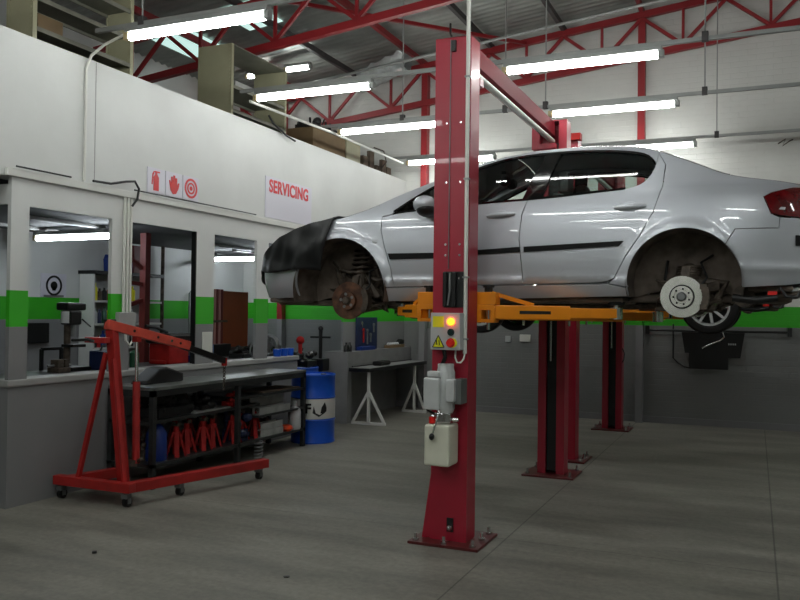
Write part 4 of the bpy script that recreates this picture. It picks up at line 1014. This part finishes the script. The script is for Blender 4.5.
q = MB(); q.lathe([(0,.31),(.03,.31),(.03,.345),(0,.348)],(-5.235,8.80,.23),'Z',16); build('cap', q, 'ctrl', wbo, smooth=True)
# springs by the bench
sp = MB().tube([(-4.98+.045*math.cos(k*.6),7.62+.045*math.sin(k*.6),.02+.24*k/66) for k in range(67)],.009,6)
tag(build('coil_spring', sp, 'steel', smooth=True), 'loose coil spring standing on the floor past the crane leg', 'spring')
# drums
def drum(x, y, label, mark=True):
    r = empty('oil_drum', (x,y,0)); tag(r, label, 'drum', 'blue oil drums'); rr = .285
    q = MB(); q.lathe([(0,.01),(rr-.01,.01),(rr,0),(rr+.005,.015),(rr-.002,.03),(rr,.28),(rr+.01,.295),(rr,.31),(rr,.57),(rr+.01,.585),(rr,.60),(rr-.002,.85),(rr+.006,.865),(rr,.88),(rr-.012,.88),(rr-.014,.862),(0,.862)],(x,y,0),'Z',48)
    b = build('drum_body', q, 'blue', r, smooth=True)
    q = MB(); q.lathe([(rr+.002,.315),(rr+.0035,.32),(rr+.0035,.565),(rr+.002,.57)],(x,y,0),'Z',48); wbnd = build('white_band', q, 'white', b, smooth=True)
    q = MB(); q.cyl((x+.15,y,.862),(x+.15,y,.885),.035,14); build('bung', q, 'steel', b)
    if mark:
        def wrap(a0):
            def f(u, v, w_):
                a = a0+u/rr; return Vector((x+(rr+.006+w_)*math.cos(a), y+(rr+.006+w_)*math.sin(a), .445+v))
            return f
        a0 = math.atan2(-y, -x)
        tm = text_mb('F', .17, wrap(a0-.22), .006); build('letter', tm, 'black', wbnd)
        g = MB(); w_ = wrap(a0+.33)
        def shp(pl):
            n = len(pl); g.add([w_(p[0],p[1],0) for p in pl]+[w_(p[0],p[1],.002) for p in pl], [tuple(range(n)), tuple(range(n,2*n))[::-1]]+[(i,(i+1)%n,n+(i+1)%n,n+i) for i in range(n)])
        shp([(-.085,.04),(-.06,-.05),(-.01,-.075),(.06,-.04),(.04,-.065),(-.02,-.10),(-.10,-.05)][::-1])
        shp([(.0,-.055),(.015,.02),(.06,.085),(.085,.02),(.085,-.03),(.05,-.06)])
        build('flame_mark', g, 'black', wbnd)
    return r
drum(-5.29, 9.36, 'blue oil drum with a white band and black mark at the end of the bench')
drum(-6.10, 10.36, 'blue oil drum standing behind the marked one, by the dwarf wall end', False)

# ------------------------------------------------------------------ beyond the drum: stand, vice, counter things
lump('grinder', (-6.0,10.36,.885), (.30,.32,.26), 'black', 'black bench grinder standing on the rear blue drum', 'grinder', 23, 8)
q = MB(); q.ball((-6.0,10.22,1.27),.06,12,8); q.cyl((-6.0,10.22,1.08),(-6.0,10.22,1.25),.03,10); tag(build('red_lamp', q, 'redp', smooth=True), 'small red rounded fitting standing on the black grinder', 'fitting')
vs_ = empty('tap_stand', (-5.99,10.80,0)); tag(vs_, 'black cross-topped stand between the rear drum and the counter', 'stand')
q = MB(); q.cyl((-5.99,10.80,0),(-5.99,10.80,1.42),.028,12); build('post', q, 'black', vs_, smooth=True)
q = MB(); q.bar((-6.15,10.78,1.30),(-5.83,10.82,1.30),.03,.03); build('crossbar', q, 'black', vs_); q = MB(); q.ball((-5.99,10.80,1.43),.04); build('top_knob', q, 'black', vs_, smooth=True)
q = MB(); q.box((-6.13,10.68,0),(-5.85,10.94,.02)); build('foot', q, 'black', vs_, bevel=.005)
q = MB(); q.box((-6.09,10.70,.80),(-5.89,10.90,.98)); build('body', q, 'black', vs_, bevel=.01)
tb = empty('tool_board', (XL,11.85,1.08)); tag(tb, 'dark blue tool board with grey tools standing on the counter', 'tool board')
build('panel', MB().box((XL+.002,11.5,1.08),(XL+.03,12.25,1.60)), 'navy', tb, bevel=.004); build('tray', MB().box((XL+.03,11.5,1.08),(XL+.12,12.0,1.14)), 'bluep', tb, bevel=.006)
for y, z, h, m in ((11.72,1.30,.20,'redp'),(11.86,1.28,.22,'steel'),(11.98,1.26,.12,'steel'),(12.10,1.42,.12,'steel'),(11.65,1.48,.06,'chrome')):
    q = MB(); q.bar((XL+.04,y,z-h/2),(XL+.04,y,z+h/2),.025,.02); q.cyl((XL+.03,y,z+h/2),(XL+.05,y,z+h/2),.028,10); build('tool', q, m, tb)
for y in (11.04,11.16):
    q = MB(); q.lathe([(0,0),(.035,0),(.035,.08),(.015,.11),(.014,.14),(0,.142)],(-5.68,y,1.08),'Z',14); tag(build('black_bottle', q, 'black', smooth=True), 'small black bottle at the near end of the counter', 'bottle', 'two black bottles on the counter')
q = MB(); q.box((-5.74,12.55,1.08),(-5.64,13.2,1.13)); eg = tag(build('parts_tray', q, 'carton', bevel=.006), 'pale tray of small round parts on the counter beside the back wall', 'tray')
for k in range(6):
    q = MB(); q.ball((-5.69,12.62+.09*k,1.145),.035,10,6,(1,1,.8)); build('round_part', q, 'milk', eg, smooth=True)
q = MB(); q.prism([(13.0,1.135),(13.2,1.135),(13.22,1.20),(13.1,1.22),(13.0,1.17)],'X',-5.73,-5.65); tag(build('black_tool', q, 'black', bevel=.01), 'black hand tool at the far end of the parts tray', 'tool')
tag(build('black_part', MB().box((-5.52,11.62,.845),(-5.36,12.0,.915)) , 'rubber', bevel=.03), 'black oblong part lying on the narrow bench by the counter', 'fitting')
tr = empty('trestle_bench', (-5.44,12.2,0)); tag(tr, 'narrow bench on white triangular frames along the grey counter', 'workbench')
build('bench_top', MB().box((-5.595,10.99,.815),(-5.27,13.28,.845)), 'concrete', tr, bevel=.003)
q = MB(); q.box((-5.27,10.98,.79),(-5.25,13.28,.845)); q.box((-5.595,10.97,.79),(-5.25,10.99,.845)); build('edge_strip', q, 'black', tr)
for x0, x1, y in ((-5.58,-5.02,11.06),(-5.50,-5.06,12.8)):
    xm = (x0+x1)/2; q = MB()
    q.bar((x0,y,.02),(x1,y,.02),.04,.04); q.bar((xm,y,.02),(xm,y,.80),.04,.04)
    q.bar((x0+.02,y,.03),(xm,y,.50),.036,.036); q.bar((x1-.02,y,.03),(xm,y,.50),.036,.036)
    build('leg_frame', q, 'white', tr)

# ------------------------------------------------------------------ workshop behind the openings
wbn = empty('wall_bench', (-6.4,7.5,0)); tag(wbn, 'bench behind the wall openings carrying the drill press and vice', 'workbench')
build('bench_top', MB().box((-6.75,5.25,1.0),(-5.98,9.65,1.05)), 'bench', wbn, bevel=.004)
for y in (5.3,7.4,9.55):
    for x in (-6.7,-6.05): build('leg', MB().box((x,y,0),(x+.06,y+.06,1.0)), 'bench', wbn)
TB = 1.05
dp = empty('drill_press', (-6.5,6.42,TB)); tag(dp, 'black pillar drill press on the bench in the first wall opening', 'drill press')
build('base', MB().box((-6.62,6.29,TB),(-6.36,6.56,TB+.04)), 'black', dp, bevel=.008)
q = MB(); q.cyl((-6.56,6.42,TB+.04),(-6.56,6.42,1.70),.035,14); build('pillar', q, 'grime', dp, smooth=True)
build('table', MB().box((-6.58,6.36,1.29),(-6.42,6.54,1.32)), 'black', dp, bevel=.006)
q = MB(); q.box((-6.60,6.30,1.67),(-6.44,6.56,1.75)); q.box((-6.58,6.34,1.52),(-6.44,6.50,1.67)); build('head', q, 'black', dp, bevel=.02)
q = MB(); q.cyl((-6.47,6.30,1.54),(-6.47,6.30,1.66),.04,14); build('motor', q, 'milk', dp, smooth=True)
q = MB(); q.cyl((-6.48,6.42,1.40),(-6.48,6.42,1.52),.022,10); build('chuck', q, 'steel', dp)
q = MB(); q.tube([(-6.44,6.50,1.58),(-6.42,6.60,1.50)],.008,6); build('feed_handle', q, 'black', dp)
vc = empty('bench_vice', (-6.4,6.14,TB)); tag(vc, 'dark bench vice left of the drill press pillar', 'vice')
q = MB(); q.box((-6.45,6.06,TB),(-6.30,6.22,TB+.05)); q.box((-6.43,6.08,TB+.05),(-6.33,6.16,TB+.13)); q.box((-6.43,6.18,TB+.05),(-6.33,6.23,TB+.13)); build('body', q, 'grime', vc, bevel=.008)
q = MB(); q.cyl((-6.38,6.0,TB+.07),(-6.38,6.3,TB+.07),.012,8); build('screw', q, 'steel', vc)
gr = empty('press_frame', (-6.5,6.30,TB)); tag(gr, 'dark square tube frame behind the vice', 'frame')
q = MB(); q.bar((-6.70,6.22,TB),(-6.70,6.22,1.27),.03,.03); q.bar((-6.70,6.22,1.27),(-6.70,6.48,1.27),.03,.03); q.bar((-6.70,6.48,TB),(-6.70,6.48,1.27),.03,.03); build('tube', q, 'black', gr)
tbx = empty('toolbox', (-6.3,6.72,TB)); tag(tbx, 'blue toolbox with a black handle in the first wall opening', 'toolbox')
build('body', MB().box((-6.42,6.58,TB),(-6.18,6.86,TB+.20)), 'navy', tbx, bevel=.015)
q = MB().tube([(-6.30,6.62,TB+.20),(-6.30,6.65,TB+.25),(-6.30,6.79,TB+.25),(-6.30,6.82,TB+.20)],.012,8); build('handle', q, 'black', tbx, smooth=True)
q = MB(); q.lathe([(0,0),(.05,0),(.05,.17),(.02,.2),(0,.2)],(-6.12,6.93,TB),'Z',14); tag(build('green_can', q, 'greenish', smooth=True), 'dark green can beside the blue toolbox', 'can')
q = MB(); q.box((-9.19,8.22,1.20),(-9.12,8.6,1.48)); tag(build('black_wall_box', q, 'black', bevel=.01), 'black box on the workshop wall left of the drill press', 'box')
# round sign on the workshop wall
ws = empty('round_sign', (-9.2,8.72,1.84)); tag(ws, 'white sign with a dark ring on the workshop wall above the green stripe', 'sign')
build('board', MB().box((-9.2,8.50,1.85),(-9.19,8.96,2.18)), 'white_card', ws)
q = MB(); q.lathe([(.115,.011),(.115,.016),(.145,.016),(.145,.011)],(-9.2,8.73,2.01),'X',32); build('ring', q, 'black', ws)
q = MB(); q.lathe([(0,.011),(0,.016),(.06,.016),(.06,.011)],(-9.2,8.73,2.01),'X',20); q.box((-9.19,8.70,1.94),(-9.184,8.76,2.0)); build('mark', q, 'black', ws)
build('strip', MB().box((-9.19,8.55,1.852),(-9.184,8.91,1.875)), 'grey_wall', ws)
# white cabinet and shelves
cab = empty('shelf_unit', (-8.6,9.0,0)); tag(cab, 'white shelf unit holding bottles, seen in the first wall opening', 'shelf unit')
build('side_panel', MB().box((-9.18,9.2,0),(-8.9,9.23,2.20)), 'white', cab, bevel=.006)
build('top_board', MB().box((-9.19,9.18,2.20),(-8.86,10.7,2.25)), 'black', cab)
build('back_panel', MB().box((-9.19,9.23,0),(-9.16,10.7,2.20)), 'sill', cab)
for z in (1.08,1.44,1.78): build('shelf', MB().box((-9.16,9.23,z),(-8.9,10.7,z+.03)), 'white', cab)
rn = random.Random(4); cols = ['black','redp','bluep','milk','navy','greenish','yellow','grime']
bn_ = 0
for z, zn in ((1.11,'bottom'),(1.47,'middle'),(1.81,'top')):
    y = 9.30; k = 0
    while y < 10.15:
        h = rn.uniform(.16,.26); rr = rn.uniform(.03,.045)
        q = MB(); q.lathe([(0,0),(rr,0),(rr,h*.7),(rr*.4,h*.82),(rr*.4,h),(0,h)],(-8.97,y,z),'Z',12)
        cn = cols[(k+bn_) % 8]
        tag(build('oil_bottle', q, cn, smooth=True), 'oil bottle on the %s shelf of the white shelf unit' % zn, 'bottle', 'bottles on the %s shelf of the white unit' % zn)
        y += rr*2+rn.uniform(.01,.04); k += 1
    bn_ += 3
q = MB(); q.box((-9.12,9.62,2.25),(-8.88,9.98,2.44)); q.prism([(9.62,2.44),(9.70,2.44),(9.70,2.50),(9.64,2.52)],'X',-9.12,-8.88); tag(build('blue_crate', q, 'bluep', bevel=.01), 'blue plastic crate on top of the white shelf unit', 'crate')
q = MB(); q.box((-9.15,10.0,2.25),(-8.88,10.3,2.68)); tag(build('maroon_box', q, 'brownred', bevel=.01), 'maroon box behind the blue crate on the shelf unit', 'box')
# red braced column in the second opening
rc_ = empty('steel_column', (-7.75,8.95,0)); tag(rc_, 'red steel column with slanting brackets seen in the second wall opening', 'column')
build('post', MB().box((-7.79,8.90,0),(-7.69,9.0,2.74)), 'brownred', rc_)
for z, z2 in ((2.30,2.47),(2.08,2.06),(1.86,1.70)): build('bracket', MB().bar((-7.75,8.90,z-.05),(-7.75,8.50,z2-.0),.045,.05), 'brownred', rc_)
q = MB(); q.cyl((-9.1,10.95,.0),(-9.1,10.95,2.74),.03,8); tag(build('drain_pipe', q, 'grime', smooth=True), 'dark vertical pipe on the workshop wall in the second opening', 'pipe')
q = MB(); q.tube([(-9.12,11.7,0),(-9.12,11.7,1.98),(-9.12,11.75,2.02),(-9.12,12.5,2.02),(-9.12,12.55,1.98),(-9.12,12.55,0)],.02,8); tag(build('tube_frame', q, 'steel', smooth=True), 'thin grey tube frame against the workshop wall in the second opening', 'frame')
q = MB(); q.box((-9.15,12.0,2.55),(-8.95,12.25,2.72)); q.bar((-9.0,12.1,2.6),(-8.8,11.8,2.52),.05,.05); tag(build('wall_fan', q, 'black', bevel=.01), 'small black device high on the workshop wall in the second opening', 'device')
mc = empty('compressor', (-6.42,7.85,TB)); tag(mc, 'red machine with a black top on the bench in the second wall opening', 'machine')
q = MB(); q.box((-6.55,7.66,TB),(-6.25,8.02,TB+.24)); q.box((-6.52,7.62,TB),(-6.28,7.66,TB+.05)); build('body', q, 'redp', mc, bevel=.03)
build('black_cover', MB().box((-6.58,7.62,TB+.24),(-6.22,8.06,TB+.36)), 'black', mc, bevel=.03)
q = MB().tube([(-6.4,7.42,1.50),(-6.4,7.60,1.48),(-6.4,7.80,1.42)],.018,8); build('handle', q, 'black', mc)
tag(build('blue_tray', MB().box((-6.5,8.12,TB),(-6.2,8.30,TB+.08)), 'bluep', bevel=.01), 'low blue tray beside the red machine', 'tray')
bb = empty('spray_bottle', (-6.25,8.42,TB)); tag(bb, 'pale blue bottle with a black trigger top in the second wall opening', 'bottle')
q = MB(); q.lathe([(0,0),(.05,0),(.052,.20),(.03,.27),(.02,.30),(0,.30)],(-6.25,8.42,TB),'Z',16); build('body', q, 'paleblue', bb, smooth=True)
q = MB(); q.box((-6.27,8.38,TB+.30),(-6.23,8.44,TB+.42)); q.box((-6.27,8.33,TB+.38),(-6.23,8.38,TB+.41)); build('trigger', q, 'black', bb, bevel=.006)
# third opening: rods, door leaf, clutter
rk = empty('rod_rack', (-6.85,9.35,0)); tag(rk, 'dark rack of upright pale and brown rods in the third wall opening', 'rack')
build('tray', MB().box((-6.95,9.12,1.05),(-6.77,9.62,1.22)), 'black', rk, bevel=.006)
for k in range(7): 
    q = MB(); q.cyl((-6.86,9.18+.055*k,1.22),(-6.86,9.18+.055*k,1.98),.022,10); build('rod', q, 'pink' if k % 2 else 'brownred', rk, smooth=True)
q = MB(); q.box((-6.9,9.12,1.52),(-6.82,9.6,1.55)); build('cross_strip', q, 'grime', rk)
bd = MB(); bd.box((-7.5,10.35,1.12),(-7.46,11.05,1.98)); tag(build('wood_panel', bd, 'doorwood', bevel=.004), 'brown wooden panel standing in the third wall opening', 'panel')
dk2 = MB(); dk2.box((-7.6,10.2,0),(-7.2,11.6,1.05)); dk2.box((-7.62,10.2,1.05),(-7.18,11.6,1.12)); tag(build('cupboard', dk2, 'grime', bevel=.01), 'dark low cupboard under the brown wooden panel', 'cupboard')
lump('clutter', (-6.35,9.35,TB), (.30,.50,.17), 'black', 'dark heap of small tools on the bench in the third opening', 'tools', 31, 10)
q = MB(); q.torus((-6.1,9.2,TB+.12),.10,.012,'X',24,6); tag(build('hose_ring', q, 'steel', smooth=True), 'thin pale coiled hose standing on the bench in the third opening', 'hose')
q = MB(); q.box((-6.45,9.55,1.05),(-6.2,9.64,1.20)); tag(build('red_tin', q, 'redp', bevel=.01), 'small red tin at the end of the bench in the third opening', 'tin')
# gap past the fourth post
wl_ = empty('stacked_wheel', (-6.3,9.8,0)); 
tag(wl_, 'grey wheel part standing behind the dwarf wall past the fourth post', 'wheel part')
q = MB(); q.box((-6.62,9.72,0),(-6.15,10.02,1.0)); build('stand', q, 'grime', wl_, bevel=.01)
q = MB(); q.torus((-6.3,9.88,1.20),.13,.035,'Y',24,8); q.cyl((-6.3,9.86,1.20),(-6.3,9.90,1.20),.05,12); q.bar((-6.3,9.88,1.0),(-6.3,9.88,1.10),.05,.05); q.bar((-6.3,9.88,1.08),(-6.3,9.88,1.33),.03,.03); q.bar((-6.43,9.88,1.2),(-6.17,9.88,1.2),.03,.03); build('ring', q, 'steel', wl_, smooth=True)
for y in (9.38,9.55,9.70):
    q = MB(); q.lathe([(0,0),(.05,0),(.06,.10),(.05,.10),(0,.098)],(-5.86,y,1.08),'Z',16); tag(build('blue_tub', q, 'blue', smooth=True), 'small blue tub on the end of the dwarf wall', 'tub', 'three blue tubs on the dwarf wall')

# ------------------------------------------------------------------ mezzanine storage over the workshop
def shelving(x0, x1, y0, y1, z1, label, zs):
    r = empty('steel_shelving', ((x0+x1)/2,(y0+y1)/2,3.06)); tag(r, label, 'shelving', 'beige shelving on the mezzanine')
    for y in (y0, y1):
        q = MB(); q.box((x0,y-.02,3.06),(x1,y+.02,z1))
        for k in range(28):
            z = 4.05+k*.045
            if z > z1-.04: break
            for x in (x0+.035, x1-.035): q.box((x-.007,y-.025,z),(x+.007,y-.018,z+.016))
        q.box((x0,y-.028,3.06),(x0+.012,y-.02,z1)); q.box((x1-.012,y-.028,3.06),(x1,y-.02,z1))
        build('end_panel', q, 'beige', r)
    for z in zs:
        q = MB(); q.box((x0,y0+.02,z),(x1,y1-.02,z+.012)); q.box((x0,y0+.02,z-.03),(x0+.015,y1-.02,z)); q.box((x1-.015,y0+.02,z-.03),(x1,y1-.02,z)); build('shelf', q, 'beigedk', r)
    q = MB(); q.box((x0,y0+.02,z1-.012),(x1,y1-.02,z1)); build('shelf', q, 'beigedk', r)
shelving(-6.32,-5.99,5.42,6.67,5.1,'beige steel shelving standing above the near end of the tall wall',(3.5,3.9,4.24,4.52,4.8))
shelving(-6.50,-5.99,8.46,9.72,5.02,'taller beige steel shelving with a slotted end panel above the tall wall',(3.5,3.9,4.2,4.5))
q = MB(); q.box((-6.25,5.5,4.252),(-6.05,5.8,4.40)); tag(build('carton', q, 'carton', bevel=.004), 'brown carton on the shelf of the near beige shelving', 'box')
q = MB(); q.box((-6.2,5.9,3.93),(-6.02,6.2,4.15)); tag(build('carton', q, 'plank', bevel=.004), 'dull brown carton low on the near beige shelving', 'box')
q = MB(); q.box((-6.45,10.5,3.06),(-6.0,11.55,4.42)); tag(build('carton', q, 'carton', bevel=.01), 'large brown carton standing past the end of the tall beige shelving', 'box')
q = MB(); q.box((-6.44,8.6,4.512),(-6.05,9.1,4.60)); q.box((-6.44,9.15,4.512),(-6.1,9.6,4.56)); tag(build('metal_sheets', q, 'silver_part'), 'flat grey sheets lying on the tall beige shelving', 'sheets')
lump('black_bundle', (-6.22,11.05,4.42), (.42,1.0,.24), 'black', 'black tangled bundle lying on the large brown carton', 'bundle', 41, 16)
q = MB(); q.box((-6.20,11.62,3.06),(-6.02,12.12,4.48)); tag(build('beige_panel', q, 'beige', bevel=.005), 'beige panel standing between the brown carton and the old boards', 'panel')
for k, (y, h) in enumerate(((12.2,4.30),(12.45,4.42),(12.7,4.22),(12.95,4.36),(13.15,4.26))):
    q = MB(); q.box((-6.06,y,3.06),(-6.0,y+.17,h)); tag(build('old_board', q, 'plank'), 'old brown board leaning past the carton near the back wall', 'board', 'old boards on the mezzanine')
q = MB(); q.tube([(-5.97,12.6,4.0),(-5.9,12.9,4.3),(-5.93,12.85,4.48),(-6.0,12.6,4.5)],.012,6); tag(build('bent_rod', q, 'grime', smooth=True), 'bent dark rod sticking up by the old boards', 'rod')
q = MB().tube([(-5.74,8.9,4.20),(-5.70,8.95,4.10),(-5.72,9.3,4.02),(-5.70,9.5,3.98)],.014,6); tag(build('loose_cable', q, 'black', smooth=True), 'short black cable hanging over the top edge of the tall wall', 'cable')

# ------------------------------------------------------------------ back wall fittings, right of the lifts
br_ = empty('wall_bar', (-.55,13.4,1.47)); tag(br_, 'dark horizontal bar with end brackets on the back wall below the rear wheel', 'bar')
q = MB(); q.cyl((-1.55,13.35,1.46),(.47,13.35,1.46),.018,10); build('rod', q, 'black', br_, smooth=True)
for x in (-1.55,.47): build('end_bracket', MB().box((x-.03,13.30,1.40),(x+.03,13.45,1.53)), 'black', br_, bevel=.005)
pc = empty('wall_guard', (-.55,13.35,.95)); tag(pc, 'black stepped guard panel hanging from the wall bar', 'panel')
q = MB(); q.prism([(-1.04,1.44),(-.14,1.44),(-.20,1.06),(-.37,1.06),(-.37,.88),(-.93,.88),(-.93,1.12),(-.99,1.12)],'Y',13.30,13.33); build('sheet', q, 'black', pc)
build('hook', MB().tube([(-.45,13.29,1.45),(-.43,13.28,1.37),(-.48,13.28,1.32),(-.62,13.28,1.26),(-.74,13.28,1.20)],.012,8), 'chrome', pc, smooth=True)
q = MB()
for k in range(4): q.box((-.37+.03*k,13.296,1.255),(-.352+.03*k,13.30,1.28))
build('small_print', q, 'ctrl', pc)
q = MB().tube([(-1.17,13.4,1.56),(-1.17,13.4,1.03),(-1.10,13.4,.96),(-1.0,13.38,.90),(-.9,13.36,.885)],.012,8); tag(build('black_hose', q, 'black', smooth=True), 'black hose dropping down the back wall beside the guard panel', 'hose')
q = MB().tube([(-1.79,12.35,1.2),(-1.76,12.36,1.12),(-1.77,12.36,1.03),(-1.80,12.35,.98)],.008,6); tag(build('loop_cable', q, 'black', smooth=True), 'small black cable loop on the far lift post', 'cable')
tw = MB(); tw.tube([(.30,13.42,4.28),(.40,13.4,4.34),(.36,13.4,4.24),(.46,13.4,4.31),(.5,13.42,4.33)],.01,6); tag(build('wire_tangle', tw, 'grime', smooth=True), 'small tangle of wire on the back wall below the third lighting rail', 'wire')
q = MB(); q.lathe([(0,0),(.02,0),(.022,.004),(0,.006)],(-2.73,4.52,0),'Z',10); tag(build('loose_nut', q, 'black'), 'small black nut lying on the open concrete floor', 'nut')
q = MB(); q.lathe([(0,0),(.018,0),(.015,.015),(0,.016)],(-4.19,4.38,0),'Z',10); tag(build('rubber_plug', q, 'black'), 'small black plug on the floor in front of the engine crane', 'plug')

# ------------------------------------------------------------------ camera, world, colour
cam = bpy.data.cameras.new('camera'); co = bpy.data.objects.new('camera', cam); COL.objects.link(co)
cam.sensor_fit = 'HORIZONTAL'; cam.sensor_width = 36.; cam.lens = 817.06/800*36.; cam.clip_start = .05; cam.clip_end = 200
yaw, pitch, roll = R(23.5), R(.811), R(.71)
fw = Vector((-math.sin(yaw)*math.cos(pitch), math.cos(yaw)*math.cos(pitch), math.sin(pitch)))
rt_ = Vector((math.cos(yaw), math.sin(yaw), 0)); up = rt_.cross(fw)
r2 = rt_*math.cos(roll)+up*math.sin(roll); u2 = -rt_*math.sin(roll)+up*math.cos(roll)
co.matrix_world = Matrix(((r2.x,u2.x,-fw.x,0),(r2.y,u2.y,-fw.y,0),(r2.z,u2.z,-fw.z,1.7),(0,0,0,1)))
SC.camera = co
wld = bpy.data.worlds.new('hall'); SC.world = wld; wld.use_nodes = True
wld.node_tree.nodes['Background'].inputs[0].default_value = (.8,.9,1,1); wld.node_tree.nodes['Background'].inputs[1].default_value = .3
SC.view_settings.view_transform = 'Standard'; SC.view_settings.look = 'None'; SC.view_settings.gamma = 1.; SC.view_settings.exposure = 1.15
SC.view_settings.use_curve_mapping = False
